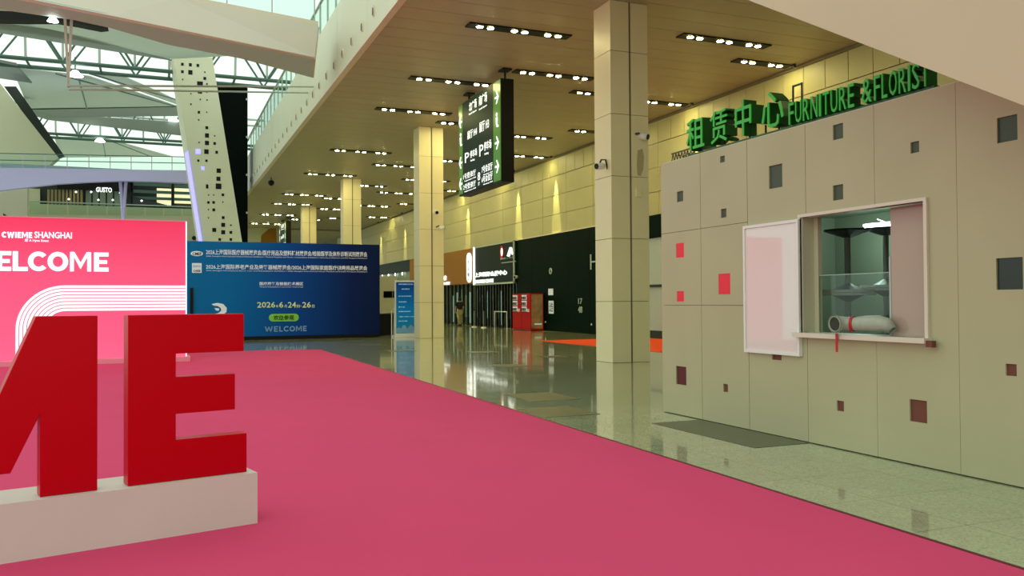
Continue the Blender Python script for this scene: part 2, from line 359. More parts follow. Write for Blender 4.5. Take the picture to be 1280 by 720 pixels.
# ------------------------------------------------------------------ hanging wayfinding sign
def hang_sign(y0, label, detail=True):
    X = 9.6; Z0, Z1 = 5.12, 8.28; Y1 = y0+3.95
    t = thing('wayfinding_sign', (X+.2, y0+2, Z0), label, 'sign')
    MB().box(X, X+.42, y0, Y1, Z0, Z1).build('cabinet', 'black', t)
    RT, UP = (0, -1, 0), (0, 0, 1)
    MB().box(X-.02, X, y0+.62, Y1-.42, Z0+.05, Z1-.03).build('face', 'sign_face', t)
    MB().box(X-.018, X, y0+.02, y0+.62, Z0+.05, Z1-.03).build('arrow_strip', 'sign_green', t)
    MB().box(X-.018, X, Y1-.42, Y1-.02, Z0+.05, Z1-.03).build('arrow_strip', 'sign_green', t)
    for yy in (y0+.15, Y1-.5):
        MB().tube([(X+.2, yy, Z1-.02), (X+.2, yy, HC)], .04, 8).build('hanger', 'black', t)
        MB().box(X+.05, X+.35, yy-.2, yy+.2, HC-.05, HC-.004).build('hanger_plate', 'black', t)
    def put(body, ya, yb, za, zb, wgt=.02):
        return fit_text(body, (X-.022, yb, za), RT, UP, yb-ya, zb-za, 0, .004).build('lettering', 'white_lit', t)
    for z in (7.75, 6.35, 5.62):                     # arrows pointing right at the near edge, left at the far edge
        for yc, s in ((y0+.3, -1), (Y1-.22, 1)):
            if s == 1: z2 = z-.1
            else: z2 = z
            k = MB(); w = .17
            k.prism([(X-.03, yc-s*w*.9, z2-.03), (X-.03, yc+s*w*.2, z2-.03), (X-.03, yc+s*w*.2, z2+.03), (X-.03, yc-s*w*.9, z2+.03)], (.01, 0, 0))
            k.prism([(X-.032, yc+s*w, z2), (X-.032, yc+s*.0*w, z2+.2), (X-.032, yc-s*.35*w, z2+.2), (X-.032, yc+s*.45*w, z2), (X-.032, yc-s*.35*w, z2-.2), (X-.032, yc, z2-.2)], (.01, 0, 0))
            k.build('arrow', 'white_lit', t)
    put('♿', y0+.18, y0+.48, 6.85, 7.25) if False else None
    for yc in (y0+.3, Y1-.22):
        k = MB(); k.disc((X-.022, yc, 7.22), .06, (-1, 0, 0), 8, .01)
        k.prism([(X-.022, yc-.05, 6.9), (X-.022, yc+.05, 6.9), (X-.022, yc+.07, 7.13), (X-.022, yc-.07, 7.13)], (-.01, 0, 0))
        k.prism([(X-.022, yc-.14, 6.82), (X-.022, yc+.02, 6.84), (X-.022, yc+.02, 6.9), (X-.022, yc-.14, 6.88)], (-.01, 0, 0)); k.build('pictogram', 'white_lit', t)
    def P(px, py): q = PX(px, py, X); return q.y-24.14+y0, q.z
    def band(body, xa, xb, ya, yb, wgt=.02):
        # top-left pixel and bottom-right pixel of the near sign give the panel rectangle
        (a, z1), (b, _) = P(xa, ya), P(xb, ya); z0 = P(xa, yb)[1]
        put(body, b, a, z0, z1, wgt)
    band('北广场', 587, 596.5, 129, 140); band('North Square', 587, 596.5, 142, 145, .01)
    band('南广场', 599.5, 609.5, 120.5, 133); band('South Square', 599.5, 609.5, 136, 139, .01)
    band('展厅 H4', 585, 597, 165, 175); band('展厅 H3', 600, 612, 154, 166.5)
    band('P', 582, 587, 192, 204); band('停车场', 588.5, 597, 189, 198); band('Parking', 589, 594, 200, 203, .01)
    band('P', 600, 605, 182, 196); band('停车场', 606, 615, 178, 189); band('Parking', 606.5, 611.5, 191.5, 195, .01)
    band('1号登录厅', 580, 595.5, 218, 225); band('Registration Hall', 581.5, 595.5, 226, 228, .01)
    band('2号登录厅', 580, 595.5, 231, 238); band('Registration Hall', 581.5, 595.5, 239, 241, .01)
    band('8', 598, 601, 216, 226); band('厅', 598.5, 600.5, 228, 232)
    band('7号会议厅', 603, 616.5, 208, 217); band('Meeting Hall', 605, 616.5, 218, 220, .01)
    band('6号会议厅', 603, 616.5, 221, 229); band('Meeting Hall', 605, 616.5, 230, 232, .01)
    return t
sg = hang_sign(24.14, 'large dark green hanging wayfinding sign between the two nearest columns')
s2 = copy_tree(sg, (0, 48.2, 0)); s2['label'] = 'small distant black wayfinding sign hanging behind the blue board'

# ------------------------------------------------------------------ shopfronts along the right wall
YH = PX(645.5, 340, 17.88).y; YM = PX(591.8, 340, 17.72).y
t = thing('hoarding', (17.9, 36.5, 0), 'black hoarding wall with small posters between column and vending machines', 'hoarding')
for k in range(6):
    st_ = (YH-30)/6; ya = 30+k*st_; MB().box(17.88, 18.0, ya+.006, ya+st_-.006, 0, 4.8).build('board', 'hoarding', t)
MB().box(17.86, 18.0, 30, YH, 4.78, 4.83).build('cap_strip', 'balcony_edge', t)
RT, UP = (0, -1, 0), (0, 0, 1)
def wall_px(mbname, mt, parent, xa, xb, ya, yb, X=17.87, th=.012):
    a = PX(xa, ya, X); b = PX(xb, ya, X); c = PX(xa, yb, X)
    return MB().box(X-th, X, b.y, a.y, c.z, a.z).build(mbname, mt, parent)
def wall_text(body, mt, parent, xa, xb, ya, yb, X=17.87, wgt=.01, name='lettering', depth=.02):
    a = PX(xa, ya, X); b = PX(xb, ya, X); c = PX(xa, yb, X)
    o = fit_text(body, (X, a.y, c.z), RT, UP, a.y-b.y, a.z-c.z, wgt, depth).build(name, mt, parent)
    if len(body) > 6: o['kind'] = 'stuff'
    return o
wall_text('H', 'truss_pale', t, 738, 748, 318, 337, wgt=-.01)
wall_px('poster', 'white_flat', t, 685.5, 691.5, 361, 369); wall_px('poster', 'white_flat', t, 686, 692, 376, 392)
wall_text('公告', 'black', t, 686.5, 691, 378, 390, X=17.855, depth=.004)
wall_text('0', 'truss_pale', t, 686.5, 690, 335, 343); wall_text('17', 'truss_pale', t, 723, 728, 373, 380); wall_text('48', 'truss_pale', t, 723, 728, 383, 391)
for px, py in ((682, 402.5), (739.5, 405.5)):
    p = PX(px, py, 17.87); MB().disc(p, .05, (-1, 0, 0), 8, .02).build('stud', 'white_paint', t)
# near shopfront, seen between column and booth
t = thing('near_shopfront', (18, 22, 0), 'dark shopfront glimpsed between the nearest column and the booth', 'shopfront')
MB().box(17.85, 18.0, 13, 29.9, 3.95, 4.82).build('fascia', 'hoarding', t)
MB().box(17.95, 18.0, 13, 29.9, .3, 3.93).build('glazing', 'truss_pale', t)
for k in range(9): MB().box(17.9, 17.96, 13+k*2.1, 13.06+k*2.1, 0, 3.95).build('mullion', 'dark_metal', t)
MB().box(17.88, 17.96, 13, 29.9, 2.0, 2.1).build('transom', 'dark_metal', t); MB().box(17.9, 18.0, 13, 29.9, 0, .3).build('base', 'dark_metal', t)
# green fascia shop
t = thing('museum_shopfront', (18, 46.6, 0), 'dark green shop fascia with bright white lettering above glass doors', 'shopfront')
MB().box(17.8, 18.0, YH+.03, YM-.1, 2.55, 4.78).build('fascia', 'green_fascia', t)
MB().box(17.74, 17.82, YH+.03, YM-.1, 2.47, 2.56).build('frame', 'truss_pale', t); MB().box(17.74, 17.82, YH+.03, YM-.1, 4.74, 4.80).build('frame', 'truss_pale', t)
MB().box(17.7, 17.8, YM-.1, YM+.02, 2.5, 4.82).build('frame', 'white_lit', t); MB().box(17.74, 17.82, YH+.03, YH+.13, 2.5, 4.8).build('frame', 'truss_pale', t)
wall_text('上海国际会展中心', 'white_lit', t, 594, 634, 341, 347.5, X=17.79, wgt=.03)
wall_text('SHANGHAI CENTRE', 'white_lit', t, 594, 617, 350, 354.5, X=17.79, wgt=.03)
MB().disc(PX(627.5, 315, 17.79), .22, (-1, 0, 0), 14, .03, .36, (0, 1, 0)).build('emblem', 'red_shelf', t)
MB().disc(PX(627.5, 315, 17.75), .12, (-1, 0, 0), 12, .03, .22, (0, 1, 0)).build('emblem', 'white_lit', t)
MB().prism([PX(a, b, 17.79) for a, b in ((634, 320), (637.5, 309), (640, 309), (642, 318), (640.5, 318.5), (639.5, 315), (637, 321))], (-.03, 0, 0)).build('emblem', 'white_lit', t)
wall_text('国家 | 中心', 'truss_pale', t, 626, 643, 322.5, 325, X=17.79)
wall_px('line', 'truss_pale', t, 627, 645, 328.2, 329.2, X=17.79)
for k in range(15):
    ya = YH+.1+k*(YM-YH-.2)/14
    if k < 14: MB().box(18.0, 18.02, ya+.05, ya+.44, .05, 2.45).build('glass_pane', 'glass_dark', t)
    MB().box(17.95, 18.05, ya-.03, ya+.04, 0, 2.5).build('mullion', 'black', t)
# orange fascia shop
t = thing('cafe_shopfront', (18, 53.5, 0), 'shopfront with brown orange fascia and white pill sign, left of the green one', 'shopfront')
MB().box(17.8, 18.0, YM+.04, 64, 2.6, 4.78).build('fascia', 'orange_fascia', t)
a = PX(585.6, 316, 17.72); b = PX(585.6, 353.5, 17.72)
k = MB(); n = 10; R = .40; pts = [(17.72, a.y+R*math.cos(math.pi*i/n), a.z-R+R*math.sin(math.pi*i/n)) for i in range(n+1)]+[(17.72, a.y-R*math.cos(math.pi*i/n), b.z+R-R*math.sin(math.pi*i/n)) for i in range(n+1)]
pls = k.prism(pts, (.07, 0, 0)).build('pill_sign', 'white_lit', t)
for i, ch in enumerate('合众餐厅'):
    fit_text(ch, (17.715, a.y+.2, a.z-.75-i*.37), RT, UP, .4, .28, .0, .01).build('lettering', 'black', pls)
wall_text('美食', 'white_lit', t, 552, 558.5, 344.5, 351, X=17.75, wgt=.05); wall_text('FOOD COURT', 'white_lit', t, 552, 562.5, 353, 356.5, X=17.75, wgt=.05)
for i in range(18):
    ya = YM+.3+i*.79
    MB().box(17.95, 18.05, ya-.04, ya+.04, 0, 2.6).build('mullion', 'black', t)
    if i < 17: MB().box(18.0, 18.02, ya+.05, ya+.72, .05, 2.55).build('glass_pane', 'glass_dark', t)
# interior behind the doors: thin dark backing and pale panels just inside the glass line
foy = struct(MB().box(18.07, 18.08, YH+.1, 64, 0, 2.6).build('wall_foyer', 'dark_hall'))
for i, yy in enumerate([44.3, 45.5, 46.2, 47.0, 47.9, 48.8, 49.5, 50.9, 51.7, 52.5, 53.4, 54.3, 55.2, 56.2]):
    MB().box(18.055, 18.07, yy-.10-.05*(i % 3), yy+.1, .15 if i % 2 else .5, 2.3-.2*(i % 3)).build('pale_panel', 'painted_interior_glow' if i % 3 == 1 or i > 9 else 'white_paint', foy)  # emission on some panels stands in for the lit interior behind the doors
t = thing('far_shopfront', (18, 72, 0), 'distant dark shopfront with lit ceiling dots behind the blue totem', 'shopfront')
MB().box(17.8, 18.0, 64, 92, 3.9, 4.78).build('fascia', 'green_fascia', t); MB().box(17.9, 18.05, 64, 92, 0, 3.88).build('glazing', 'room_green', t)
for k in range(8): MB().disc((17.75, 66+k*2.2, 3.75), .12, (-1, 0, 0), 8, .03).build('lamp', 'high_bay', t)
# vending machines
for ya, lb in ((39.75, 'red vending machine with white product displays, nearer one'), (40.95, 'red vending machine with white product displays, farther one')):
    t = thing('vending_machine', (17.4, ya, 0), lb, 'vending machine', 'red vending machines by the hoarding')
    MB().box(17.1, 17.8, ya-.58, ya+.58, .03, 1.88).build('cabinet', 'vending_red', t)
    MB().box(17.13, 17.78, ya-.55, ya+.55, 0, .04).build('foot', 'black', t)
    for k in range(3):
        ds = MB().box(17.07, 17.1, ya-.1, ya+.48, .98+k*.29, 1.22+k*.29).build('display', 'white_flat', t)
        for j in range(3): MB().tube([(17.05, ya+.0+j*.18, 1.0+k*.29), (17.05, ya+.0+j*.18, 1.14+k*.29)], .035, 6).build('bottle', 'dark_red' if j % 2 else 'truss', ds)
    MB().box(17.06, 17.1, ya-.42, ya-.18, .95, 1.1).build('coin_panel', 'white_paint', t)
    if ya < 40: MB().box(17.15, 17.75, ya-.592, ya-.58, .12, 1.82).build('side_print', 'vending_side', t); MB().box(17.3, 17.7, ya-.6, ya-.592, .3, .38).build('side_mark', 'white_flat', t)
# barrier and stanchion feet
t = thing('queue_barrier', (17.2, 44.5, 0), 'thin white rail barrier left of the vending machines', 'barrier')
for yy in (42.6, 44.4): MB().tube([(17.2, yy, 0), (17.2, yy, .95)], .025, 6).build('post', 'white_paint', t)
MB().tube([(17.2, 42.6, .93), (17.2, 44.4, .93)], .025, 6).build('rail', 'white_paint', t)
for yy, lb in ((45.6, 'slim grey stanchion nearer the vending machines'), (47.2, 'slim grey stanchion nearer the walking person')):
    t = thing('stanchion', (17.0, yy, 0), lb, 'stanchion')
    MB().tube([(17.0, yy, .03), (17.0, yy, .98)], .02, 6).build('post', 'steel', t); MB().tube([(17.0, yy, 0), (17.0, yy, .05)], [.17, .15], 10).build('foot', 'white_paint', t)
    MB().tube([(17.0, yy, .95), (17.0, yy, 1.02)], .035, 8).build('head', 'black', t)
tag(MB().box(13.1, 17.7, 20.9, 29.2, 0, .012).build('orange_carpet', 'orange_carpet'), 'bright orange carpet on the floor behind the nearest column', 'carpet')

# ------------------------------------------------------------------ person
def person():
    P = PX(574.5, 406, 17.2); X, Y = P.x, P.y
    root = thing('person', (X, Y, 0), 'person in black shirt and khaki trousers walking by the glass doors', 'person')
    def skin(name, mt, V, E, R, sub=1):
        bm = bmesh.new(); ly = bm.verts.layers.skin.verify(); bv = [bm.verts.new(v) for v in V]
        for i, b in enumerate(bv): b[ly].radius = (R[i], R[i]); b[ly].use_root = (i == 0)
        for a, b in E: bm.edges.new((bv[a], bv[b]))
        me = bpy.data.meshes.new(name); bm.to_mesh(me); bm.free(); me.materials.append(MATS[mt])
        o = bpy.data.objects.new(name, me); COL.objects.link(o); o.parent = root
        o.modifiers.new('skin', 'SKIN'); s = o.modifiers.new('sub', 'SUBSURF'); s.levels = s.render_levels = sub
        WL[o] = Vector((X, Y, 0)); return o
    V = [(0,0,.95),(0,0,1.15),(0,0,1.40),(0,.01,1.50),(0,.0,1.60),(0,0,1.70)]; R = [.14,.13,.14,.055,.085,.075]
    E = [(0,1),(1,2),(2,3),(3,4),(4,5)]
    def add(v, r, p): V.append(v); R.append(r); E.append((p, len(V)-1)); return len(V)-1
    for s in (-1, 1):
        sh = add((.18*s,0,1.40), .06, 2); el = add((.25*s,-.03*s,1.14), .045, sh); wr_ = add((.27*s,.08+.05*s,.92), .03, el); pm = add((.27*s,.11+.05*s,.85), .032, wr_)
        for k, (dx, dy, dz) in enumerate(((-.03,.02,-.07),(-.012,.03,-.09),(.008,.03,-.085),(.026,.025,-.07))):
            f1 = add((.27*s+dx, .12+.05*s+dy*.5, .85+dz*.5), .009, pm); add((.27*s+dx, .12+.05*s+dy, .85+dz), .008, f1)
        th = add((.27*s-.035*s, .14+.05*s, .83), .010, pm); add((.27*s-.045*s, .15+.05*s, .80), .009, th)
        hp = add((.09*s,0,.86), .095, 0); kn = add((.10*s,.09*s,.48), .06, hp); an = add((.10*s,.06*s-.08*(s+1)*.0-(.12 if s < 0 else -.05),.09), .042, kn)
        add((.11*s,.06*s+(.06 if s > 0 else -.02)+.08,.045), .04, an)
    skin('body', 'skin', V, E, R, 2)
    skin('shirt', 'shirt_black', [(0,0,.97),(0,0,1.15),(0,0,1.40),(0,0,1.46),(.19,0,1.40),(.235,-.02,1.20),(-.19,0,1.40),(-.235,.02,1.20)],
         [(0,1),(1,2),(2,3),(2,4),(4,5),(2,6),(6,7)], [.20,.20,.20,.09,.10,.09,.10,.09])
    skin('trousers', 'khaki', [(0,0,.84),(.09,0,.76),(.10,.09,.48),(.10,.12,.14),(-.09,0,.76),(-.10,-.09,.48),(-.10,-.17,.16)],
         [(0,1),(1,2),(2,3),(0,4),(4,5),(5,6)], [.15,.115,.085,.07,.115,.085,.07])
    for s, yy in ((1, .16), (-1, -.13)): MB().box(X+.1*s-.05, X+.1*s+.05, Y+yy-.13, Y+yy+.13, 0, .09).build('shoe', 'shirt_black', root)
    k = MB(); c = Vector((X, Y-.012, 1.655))
    for i in range(7):
        pass
    k.tube([c+Vector((0,-.02,dz)) for dz in (-.11,-.05,.02,.08,.13)], [.085,.115,.12,.095,.03], 12); k.build('hair', 'hair', root, True)
    MB().tube([(X, Y+.085, 1.60), (X, Y+.115, 1.585)], [.012, .014], 6).build('nose', 'skin', root)
    for s in (-1, 1): MB().tube([(X+s*.032, Y+.075, 1.625), (X+s*.032, Y+.085, 1.625)], .01, 6).build('eye', 'black', root)
    for ch in root.children:
        pass
person()

# ------------------------------------------------------------------ pink carpet
c0, c1 = PZ(400, 437, 0), PZ(1280, 714, 0)
dd = (c1-c0).normalized(); far = c0; near = c0+dd*40
cw = [far, near, Vector((-9, near.y, 0)), Vector((-9, 27.0, 0)), Vector((far.x-.9, PZ(375, 437, 0).y, 0))]
tag(MB().prism(cw, (0, 0, .006)).build('exhibition_carpet', 'carpet'), 'huge pink exhibition carpet laid across the hall floor', 'carpet')
tag(MB().prism([far+Vector((.0, 0, .0)), near, near+Vector((.03, 0, 0)), far+Vector((.03, 0, 0))], (0, 0, .009)).build('carpet_edging', 'dark_red'), 'thin dark edging tape along the right side of the pink carpet', 'edging')

# ------------------------------------------------------------------ letters and plinth
A, B = PZ(0, 707, 0), PZ(322, 655, 0); D = (B-A).normalized(); N = Vector((-D.y, D.x, 0))
def L(u, z, off=.06): return A+D*u+N*off+Vector((0, 0, z))
k = MB(); k.prism([L(-1.6, 0, 0), L(1.461, 0, 0), L(1.461, 0, .42), L(-1.6, 0, .42)], (0, 0, .338)).build('k', 'plinth_white')
o = bpy.data.objects['k']; o.name = 'letter_plinth'; tag(o, 'long low white plinth under the two big red letters', 'plinth')
def big_letter_one(name, pts, label):
    mb = MB().prism([L(u, max(z, .339), .06) for u, z in pts], N*.12)
    o = mb.build(name, 'letter_red'); tag(o, label, 'letter')
    bv = o.modifiers.new('bevel', 'BEVEL'); bv.width = .004; bv.segments = 2
    return o
big_letter_one('letter_e', [(.677, .34), (1.411, .34), (1.411, .595), (.96, .595), (.96, .757), (1.334, .757), (1.334, .991), (.96, .991), (.96, 1.137), (1.393, 1.137), (1.393, 1.384), (.677, 1.384)], 'big glossy red letter E standing at the right end of the plinth')
big_letter_one('letter_m', [(.203, .34), (.507, .34), (.507, 1.384), (.181, 1.384), (-.02, .892), (-.221, 1.384), (-.547, 1.384), (-.547, .34), (-.243, .34), (-.243, .817), (-.095, .494), (.055, .494), (.203, .817)], 'big glossy red letter M cut by the left edge of the photo')

# ------------------------------------------------------------------ pink backdrop
YB = 23.5
def pk(x, y, Y=YB): return PY(x, y, Y)
RTX = (1, 0, 0)
zt = pk(232, 277.5).z; xr = pk(232, 300).x
t = thing('pink_backdrop', (-2.5, YB+.1, 0), 'tall pink welcome backdrop wall with white stripes, left of the blue board', 'backdrop')
MB().box(-7.5, xr, YB, YB+.3, .12, zt).build('panel', 'pink_print', t)
MB().box(xr, xr+.03, YB-.01, YB+.31, .1, zt+.02).build('frame', 'white_print', t)
MB().box(-7.5, xr+.03, YB-.01, YB+.31, zt, zt+.03).build('frame', 'pink_base', t)
MB().box(-7.5, xr+.1, 23.05, YB+.35, .007, .12).build('platform', 'pink_base', t)
def bold(ch, x0, x1, z0, z1, Y, mt, parent, st=.235, dp=.02):
    "heavy geometric capital between x0..x1, z0..z1 on the plane y = Y, facing -y"
    h = z1-z0; w = x1-x0; t_ = h*st; k = MB()
    P = lambda u, v: (x0+u*w, Y, z0+v*h)
    def poly(q): k.prism([P(*p) for p in q], (0, -dp, 0))
    s_ = t_/w*(.82 if ch in 'MW' else 1)
    if ch in 'ELI': poly([(0, 0), (s_ if ch != 'I' else 1, 0), (s_ if ch != 'I' else 1, 1), (0, 1)])
    if ch == 'E':
        for a0, a1, e in ((0, st*.9, 1), (.5-st*.42, .5+st*.42, .9), (1-st*.9, 1, 1)): poly([(s_, a0), (e, a0), (e, a1), (s_, a1)])
    if ch == 'L': poly([(s_, 0), (1, 0), (1, st*.9), (s_, st*.9)])
    if ch in 'CO':
        n = 28; a0, a1 = (math.radians(42), math.radians(318)) if ch == 'C' else (0, 2*math.pi)
        rx, ry = (w/2)*(1.0 if ch == 'O' else 1.12), h/2; cx = x0+rx; cz = z0+h/2
        for q in range(n):
            p, r = a0+(a1-a0)*q/n, a0+(a1-a0)*(q+1)/n
            k.prism([(cx+rx*math.cos(p), Y, cz+ry*math.sin(p)), (cx+rx*math.cos(r), Y, cz+ry*math.sin(r)),
                     (cx+(rx-t_)*math.cos(r), Y, cz+(ry-t_*.95)*math.sin(r)), (cx+(rx-t_)*math.cos(p), Y, cz+(ry-t_*.95)*math.sin(p))], (0, -dp, 0))
    if ch == 'M':
        poly([(0, 0), (s_*.95, 0), (s_*.95, 1), (0, 1)]); poly([(1-s_*.95, 0), (1, 0), (1, 1), (1-s_*.95, 1)])
        poly([(s_*.3, 1), (s_*1.1, 1), (.5, .46), (.5, .12)]); poly([(1-s_*.3, 1), (1-s_*1.1, 1), (.5, .46), (.5, .12)])
    if ch == 'W':
        e = s_*1.05
        poly([(0, 1), (e, 1), (.36, 0), (.2, 0)])
        poly([(.2, 0), (.36, 0), (.5+e*.35, .95), (.5-e*.35, .95)]); poly([(.64, 0), (.8, 0), (.5+e*.35, .95), (.5-e*.35, .95)]); poly([(.64, 0), (.8, 0), (1, 1), (1-e, 1)])
    return k.build('letter', mt, parent)
zb_, zt_ = pk(136, 339.6).z, pk(136, 315.8).z
for ch, xa, xb in (('W', -38, -7), ('E', -4, 14.2), ('L', 16, 35), ('C', 35, 58.5), ('O', 59.5, 85.3), ('M', 87.5, 114), ('E', 117.5, 135.8)):
    bold(ch, pk(xa, 330).x, pk(xb, 330).x, zb_, zt_, YB-.002, 'white_print', t)
def bt(body, xa, xb, yt, yb, Y, mt, parent, wgt=.01, depth=.012):
    p = PY(xa, yb, Y); q = PY(xb, yt, Y); p2 = PY(xb, yb, Y); 
    return fit_text(body, (p.x, Y, (p.z+p2.z)/2), RTX, UP, q.x-p.x, q.z-p2.z, wgt, depth).build('lettering', mt, parent) if len(body) < 8 else tag(fit_text(body, (p.x, Y, (p.z+p2.z)/2), RTX, UP, q.x-p.x, q.z-p2.z, wgt, depth).build('lettering', mt, parent), kind='stuff')
for ch, xa, xb in (('C', 2.2, 8.2), ('W', 9, 18), ('I', 19, 21), ('E', 22, 26.3), ('M', 27.2, 35), ('E', 36, 40.3)):
    bold(ch, pk(xa, 294).x, pk(xb, 294).x, pk(30, 297.6).z, pk(30, 290.2).z, YB-.002, 'white_print', t, .26)
bt('SHANGHAI', 43, 90, 290, 298, YB-.002, 'white_print', t, .015, .02)
bt('展 A Hyve Event', 31, 61, 299, 303, YB-.002, 'white_print', t, .01, .02)
# eight nested stripes bending down at the left
xo = pk(19.5, 415).x; zo = pk(232, 357).z; zi = pk(232, 388.5).z; band = (zo-zi)/8; Rr = pk(82, 357).x-xo
for i in range(8):
    o_, i_ = i*band, (i+1)*band-.021
    pts = []; n = 14
    for j in range(n+1):
        an = math.pi/2*j/n; r = Rr-o_; pts.append((xo+Rr-r*math.cos(an), YB, zo-Rr+r*math.sin(an)))
    pts = [(xo+o_, YB, .13)]+pts+[(xr, YB, zo-o_), (xr, YB, zo-i_)]
    for j in range(n+1):
        an = math.pi/2*(1-j/n); r = Rr-i_; pts.append((xo+Rr-r*math.cos(an), YB, zo-Rr+r*math.sin(an)))
    pts.append((xo+i_, YB, .13))
    # strip of quads keeps the concave outline clean
    m_ = MB(); half = len(pts)//2; A_ = pts[:half]; B_ = pts[half:][::-1]
    for j in range(half-1):
        m_.prism([A_[j], A_[j+1], B_[j+1], B_[j]], (0, -.01, 0))
    m_.build('stripe', 'white_print', t)
t = thing('black_ground_lamp', (-3.6, YB+.7, 0), 'black lamp head peeking over the pink backdrop at the far left', 'lamp')
p = PY(7, 270, YB+.9)
MB().prism([PY(4, 266.5, YB+.9), PY(13, 272, YB+.9), PY(13, 275, YB+.9), PY(4, 275, YB+.9)], (0, .25, 0)).build('head', 'black', t)
MB().tube([(p.x, YB+1, 0), (p.x, YB+1, p.z)], .04, 6).build('pole', 'black', t)

# ------------------------------------------------------------------ blue board
YU = 35.6
t = thing('blue_board', (4.6, YU+.2, 0), 'wide blue exhibition welcome board with Chinese text and green pill, behind the carpet', 'board')
xl, xr2 = .55, PY(474.5, 306, YU).x; zt2 = PY(400, 304.5, YU).z
MB().box(xl, xr2, YU, YU+.45, 0, zt2).build('panel', 'blue_print', t)
MB().box(xl, xr2, YU-.02, YU, 0, .14).build('kickboard', 'black', t)
MB().box(PY(237.5, 380, YU).x, PY(241.5, 380, YU).x, YU-.06, YU, PY(240, 392, YU).z-.6, PY(240, 360, YU).z).build('slot', 'black', t)
B_ = lambda *a, **k: bt(*a, **k)
yb = YU-.002
B_('2026上海国际医疗器械展览会/医疗用品及塑料耗材展览会/检验医学及体外诊断试剂展览会', 257.5, 459, 313.5, 320, yb, 'white_flat', t, .012)
B_('2026 Shanghai International Medical Devices Exhibition / Medical Supplies and Plastic Consumables Exhibition / Laboratory Medicine and IVD Reagents Exhibition', 257.5, 459, 321, 322.6, yb, 'white_flat', t, 0)
B_('2026上海国际养老产业及康复器械展览会/2026上海国际家庭医疗健康用品展览会', 257.5, 459, 331.5, 337.5, yb, 'white_flat', t, .012)
B_('2026 Shanghai International Senior Care and Rehabilitation Exhibition / 2026 Shanghai International Home Medical and Health Products Exhibition', 257.5, 459, 338.4, 340, yb, 'white_flat', t, 0)
B_('医疗康复及智能技术展区', 324.5, 379, 352.5, 357, yb, 'white_flat', t, .015)
B_('Medical Rehabilitation and Smart Technology', 325, 379, 358, 359.6, yb, 'white_flat', t, 0)
for s_, xa, xb, yt_, yb_ in (('2026', 321.5, 344, 377.5, 384.5), ('年', 345, 348, 381, 384.5), ('6', 349, 354, 377.5, 384.5), ('月', 355.5, 358.5, 381, 384.5), ('24', 360, 370, 377.5, 384.5), ('日', 371, 374.5, 381, 384.5), ('-', 375.5, 377, 382.3, 382.9), ('26', 378, 388.5, 377.5, 384.5), ('日', 390, 393, 381, 384.5)):
    B_(s_, xa, xb, yt_, yb_, yb, 'gold_print', t, .01)
p0, p1 = PY(336, 402, YU), PY(373.5, 392, YU); R = (p1.z-p0.z)/2; n = 8
pts = [(p1.x-R+R*math.sin(math.pi*i/n), YU, p0.z+R+R*math.cos(math.pi*i/n)) for i in range(n+1)]+[(p0.x+R-R*math.sin(math.pi*i/n), YU, p0.z+R-R*math.cos(math.pi*i/n)) for i in range(n+1)]
pil = MB().prism(pts, (0, -.015, 0)).build('pill', 'green_pill', t)
B_('欢迎参观', 342, 367.5, 394, 400, YU-.016, 'black', pil, .01)
for ch, xa, xb in (('W', 331, 341), ('E', 342.5, 347.5), ('L', 349, 353.5), ('C', 354.5, 361), ('O', 361.8, 368.8), ('M', 370, 377.2), ('E', 378.8, 383.3)):
    bold(ch, PY(xa, 411, YU).x, PY(xb, 411, YU).x, PY(357, 414.4, YU).z, PY(357, 407.6, YU).z, yb, 'welcome_blue', t, .22, .012)
p = PY(246, 317, YU); MB().disc(p, .23, (0, -1, 0), 16, .012, .10, (1, 0, 0)).build('logo', 'white_flat', t)
bt('CMEF', 240.5, 252, 315.5, 319, YU-.014, 'black', t, .01)
p = PY(240, 341, YU); q = PY(252, 329, YU); MB().box(p.x, q.x, YU-.012, YU, p.z, q.z).build('logo', 'white_flat', t)
bt('CARE', 241.5, 250.5, 337.3, 339.7, YU-.014, 'black', t, .02); bt('EXPO', 241.5, 250.5, 331.5, 334, YU-.014, 'welcome_blue', t, .0)
sw = [(264.5, 380), (272, 378.6), (279, 380), (283.5, 385), (283, 390), (279, 393.5), (271, 394.5), (267.5, 392.5), (272.5, 391.5), (276.5, 388.5), (276, 385), (272, 382.5), (267, 382)]
MB().prism([PY(a_, b_, YU) for a_, b_ in ((268, 385), (274, 385.5), (273.5, 388.5), (270, 388))], (0, -.012, 0)).build('swoosh', 'white_flat', t)
MB().prism([PY(a_, b_, YU) for a_, b_ in sw], (0, -.012, 0)).build('swoosh', 'white_flat', t)

# ------------------------------------------------------------------ totem sign and things beside it
YT = 35.2
t = thing('totem_sign', (9.55, YT+.1, 0), 'blue freestanding totem sign with white frame, left of the second column', 'sign')
p0, p1 = PY(494, 421, YT), PY(520.5, 350.5, YT)
MB().box(p0.x, p1.x, YT, YT+.12, .08, p1.z).build('frame', 'white_paint', t)
MB().box(p0.x-.05, p1.x+.03, YT-.12, YT+.3, 0, .08).build('base', 'white_paint', t)
q0, q1 = PY(495.3, 416.5, YT), PY(520, 352.5, YT)
MB().box(q0.x, q1.x-.05, YT-.015, YT, .16, p1.z-.08).build('print', 'totem_print', t)
for i, (xa, xb, yy) in enumerate(((498, 516, 355), (502, 512, 361), (498, 514, 370), (498, 508, 377), (498, 506, 383.5), (498, 513, 389), (499, 519, 395.5), (498, 509, 401))):
    a_ = PY(xa, yy+1, YT); b_ = PY(xb, yy-.4, YT); fit_text(['INFORMATION', 'GUIDE', '展位导览图', '论坛活动', '服务台', '交通信息指引', '地铁二号线十七号线', '停车场'][i], (a_.x, YT-.016, a_.z), RTX, UP, b_.x-a_.x, b_.z-a_.z, .02, .006).build('lettering', 'totem_line', t)
